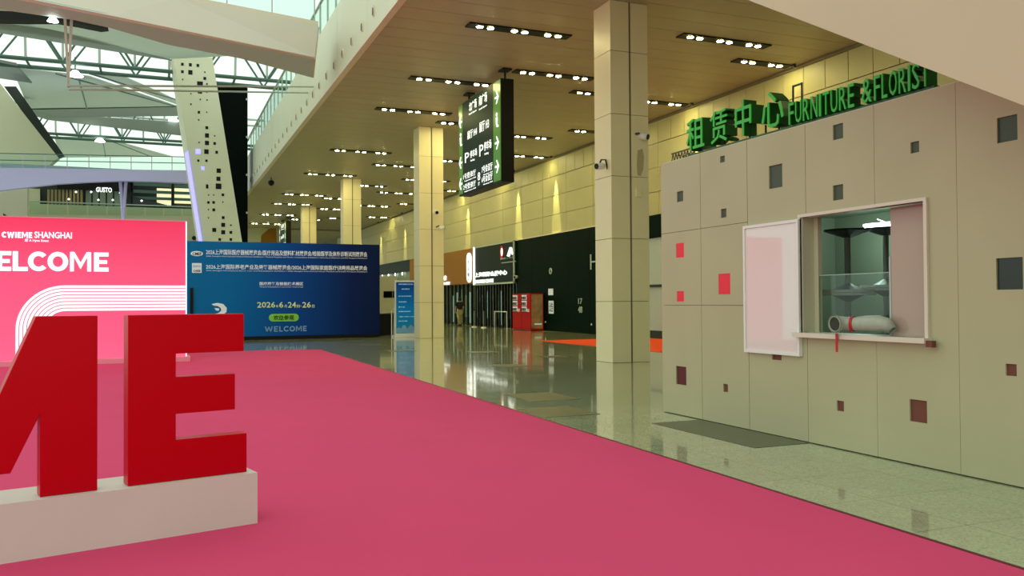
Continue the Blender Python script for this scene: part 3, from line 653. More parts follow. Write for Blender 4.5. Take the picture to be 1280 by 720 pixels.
sk = [(495.5, 416), (495.5, 411), (499, 409), (501, 411), (504, 406), (507, 407), (509, 411), (513, 406), (517, 408), (519, 412), (519, 416)]
MB().prism([PY(a_, b_, YT-.016) for a_, b_ in sk], (0, -.004, 0)).build('skyline_print', 'welcome_blue', t)
t = thing('wire_stand', (9.0, 35.5, 0), 'thin white wire stand between the blue board and totem', 'stand')
p = PY(489.5, 388, 35.5); MB().tube([(p.x, 35.5, 0), (p.x, 35.5, p.z), (p.x+.12, 35.5, p.z+.1), (p.x+.14, 35.7, .0)], .018, 6).build('frame', 'white_paint', t)
t = thing('black_cabinet', (8.9, 38, 0), 'low black cabinet behind the right end of the blue board', 'cabinet')
p0, p1 = PY(466, 421, 37.5), PY(493.5, 393, 37.5)
MB().box(p0.x, p1.x, 37.5, 38.4, 0, p1.z).build('body', 'black', t); MB().box(p0.x-.02, p1.x+.02, 37.45, 38.42, p1.z, p1.z+.04).build('top', 'dark_metal', t)
t = thing('display_kiosk', (9.2, 40, 0), 'pale rounded kiosk with black screens behind the totem sign', 'kiosk')
ys = 40
pts = [PY(474, 345, ys), PY(496, 345, ys), PY(496, 391, ys), PY(479, 391.5, ys), PY(475, 387, ys), PY(474, 380, ys)]
MB().prism(pts, (0, .5, 0)).build('body', 'wall_pale', t)
MB().box(pts[3].x+.2, pts[2].x-.1, ys+.1, ys+.4, 0, pts[2].z).build('leg', 'dark_metal', t)
p0, p1 = PY(479.5, 372, ys), PY(493, 364, ys); MB().box(p0.x, p1.x-.12, ys-.03, ys, p0.z, p1.z).build('screen', 'screen', t); MB().box(p1.x-.08, p1.x+.2, ys-.03, ys, p0.z, p1.z).build('screen', 'screen', t)

# ------------------------------------------------------------------ booth
XB = 6.1
bt_root = thing('rental_booth', (XB+1.3, 5.5, 0), 'white rental booth with square niches and a service window', 'booth')
def px_rect(x0, y0, x1, y1): a_ = PX(x0, y0, XB); b_ = PX(x1, y1, XB); m_ = PX(x1, y0, XB); n_ = PX(x0, y1, XB); return (min(a_.y, b_.y), max(a_.y, b_.y), (b_.z+n_.z)/2, (a_.z+m_.z)/2)
niches = [((846,239,854,252),'niche_green'), ((845,304,855,322),'red_shelf'), ((846,364,855,377),'red_shelf'), ((845,458,858,481),'dark_red'), ((900,195,906,203),'niche_green'),
          ((901,261,908,272),'niche_green'), ((898,342,913,368),'red_shelf'), ((904,480,910,490),'niche_brown'), ((961,206,978,235),'niche_green'), ((965,438,977,450),'niche_brown'),
          ((1041,155,1054,174),'niche_green'), ((1041,231,1054,250),'niche_green'), ((1138,177,1149,191),'niche_green'), ((1246,145,1272,177),'niche_green'), ((1245,322,1279,362),'niche_black'),
          ((1257,455,1271,470),'niche_brown'), ((1137,500,1159,528),'niche_brown'), ((1046,501,1055,514),'niche_brown')]
holes = [px_rect(*r) for r, _ in niches]
WY0, WY1, WZ0, WZ1 = 5.46, 7.0, 1.12, 2.30
ys_ = [9.66, 8.77, 7.87, 6.93, 6.02, 5.14, 4.24, 3.34, 2.44, 1.54]
TH = .05
for i in range(len(ys_)-1):
    y1, y0 = ys_[i], ys_[i+1]
    zz = [0.01, 1.395, 2.33, 3.25] if i < 2 else ([0.01, WZ0, WZ1, 3.25] if i == 3 else [0.01, 3.25])
    for j in range(len(zz)-1):
        if i == 3 and j == 1: continue
        g = .004 if (i < 3) else .0016
        if i in (3, 4): g = .002
        a0, a1, b0, b1 = y0+g, y1-g, zz[j]+(.004 if j else 0), zz[j+1]-.001
        hs = [h for h in holes+[(WY0, WY1, WZ0, WZ1)] if h[0] < a1 and h[1] > a0 and h[2] < b1 and h[3] > b0]
        Y = sorted(set([a0, a1]+[min(max(v, a0), a1) for h in hs for v in h[:2]])); Z = sorted(set([b0, b1]+[min(max(v, b0), b1) for h in hs for v in h[2:]]))
        k = MB()
        for p in range(len(Y)-1):
            # merge vertically adjacent solid cells
            run = None
            for q in range(len(Z)-1):
                cy, cz = (Y[p]+Y[p+1])/2, (Z[q]+Z[q+1])/2
                inside = any(h[0] < cy < h[1] and h[2] < cz < h[3] for h in hs)
                if not inside:
                    run = (run[0], Z[q+1]) if run else (Z[q], Z[q+1])
                if (inside or q == len(Z)-2) and run: k.box(XB, XB+TH, Y[p], Y[p+1], run[0], run[1]); run = None
        k.build('wall_panel', 'booth_panel', bt_root)
for (y0, y1, z0, z1), (_, mt) in zip(holes, niches):
    MB().box(XB+.016 if mt != 'red_shelf' else XB+.004, XB+.06, y0-.004, y1+.004, z0-.004, z1+.004).build('niche', mt, bt_root)
# body behind the panels
k = MB()
for (a0, a1, b0, b1) in ((1.54, WY0, .01, 3.2), (WY1, 9.64, .01, 3.2), (WY0, WY1, .01, WZ0-.03), (WY0, WY1, WZ1+.03, 3.2)): k.box(XB+.065, XB+.12, a0, a1, b0, b1)
k.build('inner_wall', 'cladding_gap', bt_root)
MB().box(8.95, 9.0, 1.5, 9.66, 0, 3.2).build('back_wall', 'room_green', bt_root)
MB().box(XB+.05, 9.0, 9.58, 9.66, 0, 3.2).build('end_wall', 'room_green', bt_root); MB().box(XB+.05, 9.0, 1.46, 1.54, 0, 3.2).build('end_wall', 'room_green', bt_root)
MB().box(XB+.02, 9.0, 1.5, 9.66, 3.2, 3.26).build('roof', 'booth_trim', bt_root)
MB().box(XB+.12, 9.0, 1.54, 9.58, 2.62, 2.66).build('inner_ceiling', 'room_green', bt_root)
# window: frame, sill, panes
k = MB()
fr_ = thing('k', (0, 0, 0), None, None) if False else None
wf = MB().box(XB-.025, XB+.1, WY0-.03, WY1+.03, WZ1, WZ1+.03).box(XB-.025, XB+.1, WY0-.035, WY0, WZ0, WZ1).box(XB-.02, XB+.1, WY1, WY1+.03, WZ0, WZ1).build('window_frame', 'booth_trim', bt_root)
MB().box(XB-.10, XB+.25, WY0-.06, WY1+.05, WZ0-.045, WZ0).build('window_sill', 'booth_trim', wf)
MB().box(XB-.08, XB-.03, WY0-.12, WY0-.06, WZ0-.075, WZ0-.02).build('sill_bracket', 'niche_brown', bt_root)
yS = PX(1115, 350, XB+.16).y
MB().box(XB+.15, XB+.18, WY0-.2, yS, WZ0, WZ1).build('sliding_panel', 'painted_reflection', wf)  # pinkish colour paints the carpet's reflection onto the sliding glass
MB().box(XB+.145, XB+.185, yS, yS+.02, WZ0, WZ1-.45).build('pane_edge', 'truss_pale', wf)
MB().box(XB+.16, XB+.17, yS+.02, 6.93, WZ0, 1.70).build('glass_pane', 'glass_clear', wf)
MB().box(XB+.158, XB+.172, yS+.02, 6.93, 1.70, 1.707).build('glass_edge', 'truss_pale', wf)
MB().box(XB+.001, XB+.21, 6.985, 7.0, WZ0, WZ1).build('lining', 'wall_pale', wf)
MB().box(XB+.15, XB+.2, 6.93, 6.985, WZ0, WZ1).build('jamb', 'wall_pale', wf)
# interior: fluorescent tube
t = thing('tube_lamp', (8.0, 7.85, 2.3), 'bright fluorescent tube glowing inside the booth window', 'lamp')
a_, b_ = PX(1082, 286, 8.4), PX(1114, 288, 8.4); MB().tube([(8.4, a_.y, a_.z+.01), (8.4, b_.y, a_.z)], .022, 8).build('tube', 'tube_lamp', t)
MB().box(8.38, 8.46, b_.y-.02, a_.y+.02, a_.z+.03, a_.z+.06).build('holder', 'white_paint', t)
MB().tube([(8.6, a_.y, a_.z+.13), (8.4, b_.y+.1, a_.z+.06)], .006, 6).build('cable', 'tube_lamp', t)
l = bpy.data.lights.new('tube_light', 'POINT'); l.energy = 26; l.color = (.8, 1, .92); l.shadow_soft_size = .12
lo = bpy.data.objects.new('tube_light', l); COL.objects.link(lo); lo.location = (8.2, a_.y-.1, a_.z-.05)
# stacked bar tables
def bar_table(x, y, z0, flip, label, topr=.30, H=None):
    t = thing('bar_table', (x, y, z0), label, 'table', 'bar tables stacked inside the booth')
    H = H or 1.0
    f = (lambda z: z0+H-z) if flip else (lambda z: z0+z)
    MB().tube([(x, y, f(0)), (x, y, f(.02)), (x, y, f(.09))], [.26, .25, .05], 16).build('base', 'dark_metal', t, False)
    MB().tube([(x, y, f(.06)), (x, y, f(H-.05))], .035, 10).build('pole', 'steel', t)
    MB().tube([(x, y, f(H-.10)), (x, y, f(H-.03))], [.04, .17], 12).build('bracket', 'dark_metal', t)
    MB().tube([(x, y, f(H-.03)), (x, y, f(H))], topr, 24).build('table_top', 'white_paint', t)
p = PX(1060, 366, 7.3)
bar_table(7.3, p.y, .5, False, 'upright bar table on the left inside the booth window', .30, p.z-.5)
bar_table(7.3, p.y, p.z+.005, True, 'bar table stacked upside down on the left one inside the booth', .28, .72)
p2 = PX(1108, 360, 8.1)
bar_table(8.1, p2.y, .5, False, 'upright bar table on the right inside the booth window', .36, p2.z-.5)
bar_table(8.1, p2.y, p2.z+.005, True, 'bar table stacked upside down on the right one inside the booth', .30, .72)
for i, (yy, lb) in enumerate(((p.y, 'low black crate carrying the left bar tables'), (p2.y, 'low black crate carrying the right bar tables'))):
    xx = 7.3 if i == 0 else 8.1
    tag(MB().box(xx-.3, xx+.3, yy-.28, yy+.28, 0, .5).build('crate', 'dark_metal'), lb, 'crate')
# hose on the sill
t = thing('duct_hose', (XB+.1, 6.5, WZ0), 'grey green flexible duct hose lying on the window sill', 'hose')
pts = [PX(1043, 405, 5.94), PX(1053, 404, 6.04), PX(1066, 405, 6.09), PX(1082, 404, 6.13), PX(1098, 404, 6.16), PX(1109, 406, 6.17), PX(1116, 409, 6.175)]
for q_ in pts: q_.z = max(q_.z, WZ0+.078) if q_ is not pts[-1] else WZ0+.05
pts = [Vector((v.x, v.y, v.z)) for v in pts]
k = MB(); o0 = len(pts); k.tube(pts, [.074, .068, .062, .072, .074, .066, .04], 14, False)
# ribs of the hose
hose = k.build('tube', 'hose', t, True)
so = hose.modifiers.new('solid', 'SOLIDIFY'); so.thickness = .006
MB().tube([pts[0], pts[0]+(pts[1]-pts[0])*.25], [.086, .082], 14, False).build('lip', 'hose', t, True)
MB().tube([pts[0]+(pts[1]-pts[0])*.06, pts[0]+(pts[1]-pts[0])*.1], .070, 14).build('opening', 'hose_dark', t)
a_ = pts[2]; d_ = (pts[3]-pts[1]).normalized(); MB().tube([a_-d_*.012, a_+d_*.012], .074, 14).build('strap', 'red_strap', t)
a_ = PX(1046, 414, 5.985); MB().box(5.98, 5.985, a_.y-.014, a_.y+.014, PX(1046, 440, 5.98).z, WZ0+.01).build('ribbon', 'red_strap', t)
# whiteboard
t = thing('whiteboard', (XB-.03, 7.45, .88), 'glossy white framed board hanging beside the booth window', 'board')
MB().box(XB-.03, XB-.004, 7.03, 7.87, .90, 2.26).build('surface', 'whiteboard', t)
for a0, a1, b0, b1 in ((7.0, 7.9, 2.255, 2.285), (7.0, 7.9, .875, .905), (7.0, 7.03, .905, 2.255), (7.87, 7.9, .905, 2.255)):
    MB().box(XB-.045, XB-.002, a0, a1, b0, b1).build('frame', 'white_paint', t)
# rooftop sign
t = thing('rooftop_sign', (XB+.15, 7.3, 3.26), 'green rental centre sign letters standing on the booth roof edge', 'sign')
def chan(body, ya, yb, za, zb, wgt, name='letter', dp=.26):
    k = fit_text(body, (XB+.05, ya, za), RT, UP, ya-yb, zb-za, wgt, .012)
    k.build(name, 'green_letter', t)
    k = fit_text(body, (XB+.05+dp, ya, za), RT, UP, ya-yb, zb-za, wgt, dp-.001); k.build(name, 'green_side', t)
for ch, ya, yb, zb in (('租', 9.12, 8.74, 3.72), ('赁', 8.62, 8.28, 3.72), ('中', 8.13, 7.84, 3.74), ('心', 7.66, 7.30, 3.72)):
    chan(ch, ya, yb, 3.33, zb, .006, dp=.17)
x_ = 7.22
wd = {'F': .085, 'U': .10, 'R': .10, 'N': .105, 'I': .03, 'T': .095, 'E': .085, 'L': .08, 'O': .11, 'S': .095, '&': .12}
gap = .026
wordy = 'FURNITURE'; tot = sum(wd[c] for c in wordy)+gap*8; sc_ = (7.22-6.30)/tot
for c in wordy: chan(c, x_, x_-wd[c]*sc_, 3.30, 3.53, .0, dp=.13); x_ -= (wd[c]+gap)*sc_
chan('&', 6.20, 6.08, 3.30, 3.53, .0, dp=.13)
x_ = 6.05; word2 = 'FLORIST'; tot = sum(wd[c] for c in word2)+gap*6; sc_ = (6.05-5.44)/tot
for c in word2: chan(c, x_, x_-wd[c]*sc_, 3.30, 3.53, .0, dp=.13); x_ -= (wd[c]+gap)*sc_
MB().box(XB+.08, XB+.18, 5.42, 9.15, 3.26, 3.30).build('mounting_rail', 'green_side', t)
for yy in (8.95, 8.45, 7.98, 7.70, 7.48): MB().tube([(XB+.13, yy, 3.28), (XB+.13, yy, 3.4)], .012, 6).build('support', 'black', t)
t = thing('sign_bracket', (XB+.3, 7.45, 3.26), 'small dark metal bracket frame behind the last green Chinese character', 'bracket')
for yy in (7.52, 7.38): MB().tube([(XB+.36, yy, 3.26), (XB+.36, yy, 3.82)], .012, 6).build('upright', 'dark_metal', t)
MB().tube([(XB+.36, 7.52, 3.81), (XB+.36, 7.38, 3.81)], .012, 6).build('crossbar', 'dark_metal', t)
t = thing('wire_planter', (XB+.4, 9.4, 3.26), 'dark green planter basket on the far left end of the booth roof', 'planter')
MB().box(XB+.2, XB+.5, 9.14, 9.66, 3.26, 3.30).build('tray', 'dark_metal', t)
for s in range(8):
    a_ = 9.16+s*.068; MB().tube([(XB+.2, a_, 3.3), (XB+.2, a_+.034, 3.4)], .006, 5).build('wire', 'dark_metal', t); MB().tube([(XB+.2, a_+.034, 3.4), (XB+.2, a_+.068, 3.3)], .006, 5).build('wire', 'dark_metal', t)
MB().box(XB+.19, XB+.21, 9.14, 9.7, 3.4, 3.415).build('rim', 'dark_metal', t)
k = MB()
for s in range(60):
    c_ = Vector((XB+.24+random.random()*.22, 9.16+random.random()*.48, 3.31+random.random()*.07)); u_ = Vector((random.uniform(-1, 1), random.uniform(-1, 1), random.uniform(0, 1))).normalized()*.03; v_ = u_.orthogonal().normalized()*.012
    k.add([c_-u_, c_+v_, c_+u_, c_-v_], [(0, 1, 2, 3)])
tag(k.build('leaves', 'foliage', t), kind='stuff')

# ------------------------------------------------------------------ escalator side at the upper right
XE = 5.2
t = thing('escalator', (5.6, 5, 0), 'sloping cream escalator side crossing in front of the booth at upper right', 'escalator')
lo0 = PX(935, 0, XE); lo1 = PX(1280, 132, XE); sl = (lo0.z-lo1.z)/(lo0.y-lo1.y)
def el(y, dz=0): return lo1.z+(y-lo1.y)*sl+dz
yb0 = lo1.y-(lo1.z-.05)/sl; ytop = 14.2
ys2 = [yb0, -.2, 1.6, 3.4, 6.3, 8.9, 11.5, ytop]
for a_, b_ in zip(ys2, ys2[1:]):
    MB().prism([(XE, a_+.001, el(a_)), (XE, b_-.001, el(b_)), (XE, b_-.001, el(b_, 1.35)), (XE, a_+.001, el(a_, 1.35))], (.04, 0, 0)).build('side_panel', 'stair_cladding', t)
MB().prism([(XE+.04, yb0, el(yb0)), (XE+.04, ytop, el(ytop)), (XE+.04, ytop, el(ytop, .5)), (XE+.04, yb0, el(yb0, .5))], (.76, 0, 0)).build('truss_box', 'stair_cladding', t)
MB().prism([(XE-.02, yb0, el(yb0, 1.35)), (XE-.02, ytop, el(ytop, 1.35)), (XE-.02, ytop, el(ytop, 1.45)), (XE-.02, yb0, el(yb0, 1.45))], (.1, 0, 0)).build('handrail', 'black', t)
MB().prism([(XE+.76, yb0, el(yb0, .5)), (XE+.76, ytop, el(ytop, .5)), (XE+.76, ytop, el(ytop, 1.4)), (XE+.76, yb0, el(yb0, 1.4))], (.04, 0, 0)).build('far_balustrade', 'stair_cladding', t)

# ------------------------------------------------------------------ overhead bridge, upper left
t = thing('overhead_bridge', PZ(300, 60, 8.85), 'large cream footbridge crossing overhead at the upper left', 'bridge')
zb = 8.85; zr = 10.15
cr1 = PZ(392, 74, zb); cr2 = PZ(138, 23, zb); dv = (cr2-cr1)/(cr2-cr1).length
tp1 = PZ(397, 33.5, 10.05); tp2 = PZ(223, 0, 10.05)
cr3 = cr2+dv*8; tp3 = tp2+(tp2-tp1).normalized()*11
fe = [PZ(390, 97, zb), PZ(300, 73, zb), PZ(210, 56, zb), PZ(138, 35, zb), PZ(92, 25, zb), PZ(0, 12, zb), PZ(-160, -8, zb)]
ez = Vector((5.22, 0, 0))
MB().prism([cr1, cr2, cr3]+fe[::-1], (0, 0, .12)).build('soffit', 'soffit_grey', t)
k = MB(); k.add([cr1, cr2, cr3, tp3, tp2, tp1], [(0, 1, 4, 5), (1, 2, 3, 4)]); ck = k.build('cheek', 'bridge', t)
so = ck.modifiers.new('s', 'SOLIDIFY'); so.thickness = .08
UPV = Vector((0, 0, 1)); nb = Vector((-dv.y, dv.x, 0)); nb = nb if nb.y > 0 else -nb
MB().prism([tp1-nb*.04, tp3-nb*.04, tp3+nb*2.6, tp1+nb*2.6], (0, 0, .16)).build('deck_edge', 'balcony_edge', t)
MB().prism([tp1, cr1, fe[0], fe[0]+Vector((0, 0, 1.2))], (.06, 0, 0)).build('end_cap', 'bridge', t)
du = (tp3-tp1).normalized()
for i in range(11):
    a_ = tp1+du*(.1+i*1.35); b_ = a_+du*1.3
    MB().prism([a_+UPV*.18, b_+UPV*.18, b_+UPV*1.3, a_+UPV*1.3], nb*.015).build('glass_panel', 'glass_frit', t)
    MB().tube([a_+UPV*.1, a_+UPV*1.35], .02, 6).build('post', 'steel', t)
MB().tube([tp1+UPV*1.35, tp3+UPV*1.35], .03, 6).build('handrail', 'steel', t)
# hanging mast and twin rods
t = thing('hanging_mast', PY(86, 108, 24.8), 'slim cream mast hanging under the bridge with two long thin rods', 'mast')
for xa in (79, 88):
    MB().prism([PY(xa, 10 if xa > 80 else 18, 24.8), PY(xa+3.4, 10 if xa > 80 else 18, 24.8), PY(86.5, 108, 24.8), PY(84, 108, 24.8)], (0, .12, 0)).build('leg', 'post', t)
MB().box(*(lambda a_, b_: (a_.x, b_.x, 24.75, 24.95, b_.z, a_.z))(PY(74, 17, 24.8), PY(98, 20, 24.8))).build('bracket', 'post', t)
for y0, x1 in ((107.5, 392), (112, 385)):
    MB().tube([PY(85, y0-.5, 24.8), PX(x1, y0+(1 if y0 < 110 else 4), 5.24)], .03, 6).build('rod', 'truss_pale', t)
MB().tube([PY(66, 20, 24.8), PY(66, 27, 24.8)], [.05, .14], 8).build('lamp', 'high_bay', t)

# ------------------------------------------------------------------ hall roof: trusses and membranes
def truss(y, pts_px, toph, label, n):
    t = thing('roof_truss', PY(100, 80, y), label, 'truss')
    (xa, ya, xb, yb_) = pts_px
    a_, b_ = PY(xa, ya, y), PY(xb, yb_, y); z = (a_.z+b_.z)/2
    x0, x1 = a_.x, b_.x; r = .10
    for dy in (0, 1.5): MB().tube([(x0, y+dy, z), (x1, y+dy, z)], r, 8).build('bottom_chord', 'truss', t)
    for dy in (0, 1.5): MB().tube([(x0, y-.4+dy*1.5, z+toph), (x1, y-.4+dy*1.5, z+toph)], r*.8, 8).build('top_chord', 'truss_pale', t)
    st = (x1-x0)/n
    for i in range(n):
        xc = x0+(i+.5)*st
        for s in (-1, 1):
            MB().tube([(xc, y, z), (xc+s*st*.38, y-.4, z+toph)], r*.55, 6).build('web', 'truss', t)
            MB().tube([(xc, y+1.5, z), (xc+s*st*.38, y+1.85, z+toph)], r*.5, 6).build('web', 'truss', t)
        MB().tube([(xc, y, z), (xc, y-.4, z+toph)], r*.55, 6).build('web', 'truss_pale', t)
        MB().tube([(xc+st*.5, y, z), (xc+st*.5, y+1.5, z)], r*.6, 6).build('brace', 'truss', t)
        MB().tube([(xc+st*.5, y, z), (xc+st*.5, y-.4, z+toph)], r*.6, 6).build('web', 'truss_pale', t)
    return t
truss(45, (-170, 56, 372, 103), 1.9, 'near dark green steel roof truss behind the footbridge', 6)
truss(67, (-110, 152, 330, 187), 1.9, 'far dark green steel roof truss above the second footbridge', 8)
def membrane(name, px, ydepths, mt, label, sag=.4):
    "four corner pixels and their distances; a sagging fabric sheet with thickness"
    c = [PY(x, y, d) for (x, y), d in zip(px, ydepths)]
    n = 8; V = []; Fc = []
    for i in range(n+1):
        for j in range(n+1):
            u, v = i/n, j/n
            p = c[0]*(1-u)*(1-v)+c[1]*u*(1-v)+c[2]*u*v+c[3]*(1-u)*v
            p.z -= sag*math.sin(math.pi*u)*math.sin(math.pi*v); V.append(p)
    for i in range(n):
        for j in range(n): k0 = i*(n+1)+j; Fc.append((k0, k0+1, k0+n+2, k0+n+1))
    mb = MB(); mb.add(V, Fc); o = mb.build(name, mt, None, True)
    s = o.modifiers.new('s', 'SOLIDIFY'); s.thickness = .06
    return tag(o, label, 'roof panel')
membrane('roof_membrane', [(-60, 12), (215, 72), (330, 66), (-60, -30)], (42, 42, 34, 34), 'membrane', 'pale grey fabric roof panel just behind the overhead footbridge', .0)
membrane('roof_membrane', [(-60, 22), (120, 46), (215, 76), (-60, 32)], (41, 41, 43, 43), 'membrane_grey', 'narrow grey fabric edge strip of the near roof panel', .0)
membrane('roof_membrane', [(15, 85), (112, 96), (224, 134), (36, 137)], (48, 50, 62, 62), 'membrane', 'large pale green fabric roof panel left of the perforated pillar', .1)
membrane('roof_membrane', [(112, 92), (150, 94), (224, 126), (222, 131)], (49, 50, 62, 62), 'membrane', 'thin strip of fabric roof right of the large pale panel', .0)
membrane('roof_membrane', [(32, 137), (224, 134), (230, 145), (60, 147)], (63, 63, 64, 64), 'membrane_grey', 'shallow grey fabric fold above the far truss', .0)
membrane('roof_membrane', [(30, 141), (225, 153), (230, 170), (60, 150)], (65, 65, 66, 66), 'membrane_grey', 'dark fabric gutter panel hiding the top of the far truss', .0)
membrane('roof_membrane', [(68, 172), (125, 171), (215, 196), (75, 197)], (72, 74, 84, 84), 'membrane', 'small pale fabric roof panel below the far truss', .0)
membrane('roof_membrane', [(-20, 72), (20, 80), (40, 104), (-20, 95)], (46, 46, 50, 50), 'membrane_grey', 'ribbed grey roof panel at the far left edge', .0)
k_ = thing('membrane_cables', PY(110, 110, 54), 'thin dark edge cables crossing the large pale roof fabric', 'cable')
for (xa, ya, da), (xb, yb_, db) in (((36, 136.5, 61.5), (222, 133, 61.5)), ((99, 100, 50), (109, 137, 61.4)), ((112, 92, 48.7), (224, 125.5, 61.4)), ((70, 92, 47.8), (224, 134, 61.4)), ((128, 172, 70), (132, 196, 80)), ((125, 171, 70), (190, 196, 80))):
    MB().tube([PY(xa, ya, da), PY(xb, yb_, db)], .045, 5).build('cable', 'truss', k_)
# black roof opening frame above the near membrane
k = MB(); q = [(-20, 12), (30, 15), (75, 20), (110, 26), (135, 34)]; q2 = [(125, 35), (95, 29), (70, 25), (30, 25), (-20, 24)]
k.prism([PY(a_, b_, 33.4) for a_, b_ in q+q2], (0, .5, 0)); tag(k.build('roof_cowl', 'black'), 'curved black cowl strip above the grey roof fabric', 'roof part')
k = MB(); k.prism([PY(a_, b_, 57) for a_, b_ in ((5, 108), (20, 108), (80, 194), (70, 198))], (0, .6, 0)); tag(k.build('valley_beam', 'dark_hall'), 'dark sloping beam along the leaning pale wall', 'beam')
for i, (px, py, d, lb) in enumerate(((94, 95, 45, 'bright high bay lamp below the near truss'), (112, 143, 66, 'bright high bay lamp on the far truss top'), (125, 177, 67, 'bright high bay lamp below the far truss'), (217, 151, 65, 'bright lamp at the left edge of the perforated pillar'))):
    p = PY(px, py, d); t = thing('high_bay_lamp', p, lb, 'lamp')
    MB().tube([p+Vector((0, 0, .25)), p+Vector((0, 0, .0))], [.12, .36], 10).build('shade', 'high_bay', t); MB().tube([p+Vector((0, 0, .25)), p+Vector((0, 0, .9))], .03, 5).build('rod', 'truss', t)
# leaning pale wall
k = MB(); k.prism([PY(a_, b_, 56) for a_, b_ in ((-90, 60), (-34, 60), (0, 104), (73, 197), (34, 230), (34, 290), (-90, 290))], (0, .8, 0)); struct(k.build('wall_leaning', 'wall_pale'))

# ------------------------------------------------------------------ second bridge
Y2 = 50
t = thing('far_footbridge', PY(120, 225, Y2), 'pale violet arched footbridge across the far hall with glass railing', 'bridge')
top = [(-120, 208), (240, 213)]; botm = [(240, 229), (200, 227), (150, 226), (110, 227.5), (70, 230), (35, 234), (0, 238), (-120, 250)]
MB().prism([PY(a_, b_, Y2) for a_, b_ in top+botm], (0, .4, 0)).build('deck', 'bridge_pale', t)
a_ = PY(-120, 209, Y2); b_ = PY(240, 213, Y2); MB().box(a_.x, b_.x, Y2+.4, Y2+3.2, b_.z-.35, b_.z-.05).build('slab', 'bridge_pale', t)
p0, p1 = PY(-120, 208, Y2), PY(240, 213, Y2)
for k_ in range(14):
    a_ = p0.lerp(p1, k_/13); a_.y = Y2+.05
    MB().tube([a_, a_+Vector((0, 0, .72))], .025, 5).build('post', 'steel', t)
    if k_ < 13:
        b_ = p0.lerp(p1, (k_+1)/13); b_.y = a_.y; g = Vector((.04, 0, 0))
        MB().prism([a_+g, b_-g, b_-g+Vector((0, 0, .68)), a_+g+Vector((0, 0, .68))], (0, .02, 0)).build('glass_panel', 'glass_mint', t)
for dz in (.4, .74): MB().tube([p0+Vector((0, .05, dz)), p1+Vector((0, .05, dz))], .025, 5).build('handrail', 'truss', t)
t = thing('v_column', PY(154, 268, Y2+1), 'slim white V shaped column under the far footbridge', 'column')
for xa, xb in ((150.5, 153.5), (157.5, 154.5)): MB().tube([PY(xa, 226, Y2+1), (PY(xb, 268, Y2+1).x, Y2+1, PY(xb, 268, Y2+1).z), (PY(154, 268, Y2+1).x, Y2+1, 0)], [.09, .09, .10], 8).build('strut', 'bridge_pale', t)
# upper cafe behind
YG = 64
t = thing('upper_cafe', PY(140, 262, YG), 'dim upper floor cafe front with white lettering behind the far footbridge', 'shopfront')
def gp(n_, mt, x0, x1, y0, y1, Y=YG, th=.1): a_ = PY(x0, y1, Y); b_ = PY(x1, y0, Y); return MB().box(a_.x, b_.x, Y, Y+th, a_.z, b_.z).build(n_, mt, t)
gp('back_wall', 'dark_hall', 34, 245, 222, 264, YG+.6, .1)
gp('fascia', 'black', 72, 165, 222, 236); gp('timber_panel', 'wall_pale', 34, 50, 236, 262, YG+.3)
for i in range(10): gp('slat', 'orange_fascia' if i % 2 else 'warm_wood', 59+i*4.6, 61.5+i*4.6, 237, 258, YG+.2, .06) if i < 0 else gp('slat', 'timber', 59+i*4.6, 62+i*4.6, 237, 258, YG+.2, .06) if 'timber' in MATS else None
mat('timber', (.30, .24, .10), .6)
for i in range(10): gp('slat', 'timber', 59+i*4.6, 62+i*4.6, 237, 258, YG+.2, .06)
for i in range(5): gp('window_pane', 'room_green', 107+i*9, 114+i*9, 238, 258, YG+.4, .05)
gp('mullion', 'black', 163.5, 166, 226, 262); gp('mullion', 'black', 214.5, 217.5, 228, 258)
gp('lit_panel', 'warm_lit', 196, 214, 236, 256, YG+.4, .05); gp('lit_panel', 'warm_lit', 218, 240, 236, 254, YG+.4, .05)
for yy in (231, 240, 248): gp('bar', 'truss', 167, 240, yy, yy+.8, YG+.1, .05)
k = MB(); k.prism([PY(a_, b_, YG) for a_, b_ in ((166, 245), (215, 258), (166, 258))], (0, .1, 0)); k.build('ramp_side', 'dark_metal', t)
a_ = PY(120, 241, YG); b_ = PY(140, 233.5, YG); fit_text('GUSTO', (a_.x, YG-.02, a_.z+.05), RTX, UP, b_.x-a_.x, (b_.z-a_.z)*.75, .03, .03).build('lettering', 'white_lit', t)
for px, py in ((95, 240), (114, 240), (123, 250), (141, 250), (151, 259), (86, 249), (177, 251), (150, 241)):
    p = PY(px, py, YG-.1); MB().disc(p, .055, (0, -1, 0), 8, .03).build('lamp', 'high_bay', t)
MB().box(PY(34, 262, YG).x, PY(250, 262, YG).x, YG, YG+.3, 0, PY(100, 267, YG).z).build('front_wall', 'wall_pale', t)
gp('floor_slab', 'wall_pale', 30, 262, 262, 268, YG-.3, .8)
t = thing('cafe_railing', PY(120, 270, 60), 'green glass railing in front of the upper cafe', 'railing')
p0, p1 = PY(34, 268, 60), PY(250, 270, 60); zt3 = PY(120, 255, 60).z
for k_ in range(9):
    a_ = p0.lerp(p1, k_/9); b_ = p0.lerp(p1, (k_+1)/9); g = Vector((.04, 0, 0))
    MB().prism([a_+g, b_-g, (b_.x-.04, 60, zt3), (a_.x+.04, 60, zt3)], (0, .03, 0)).build('glass_panel', 'glass_mint', t)
MB().box(p0.x, p1.x, 59.95, 60.1, zt3, zt3+.06).build('handrail', 'truss_pale', t)
MB().box(p0.x-6, p1.x+2, 60, 60.6, 0, p0.z).build('parapet', 'wall_pale', t)
MB().disc(PY(242.5, 297.5, 59.9), .14, (0, -1, 0), 8, .05).build('speaker', 'black', t)

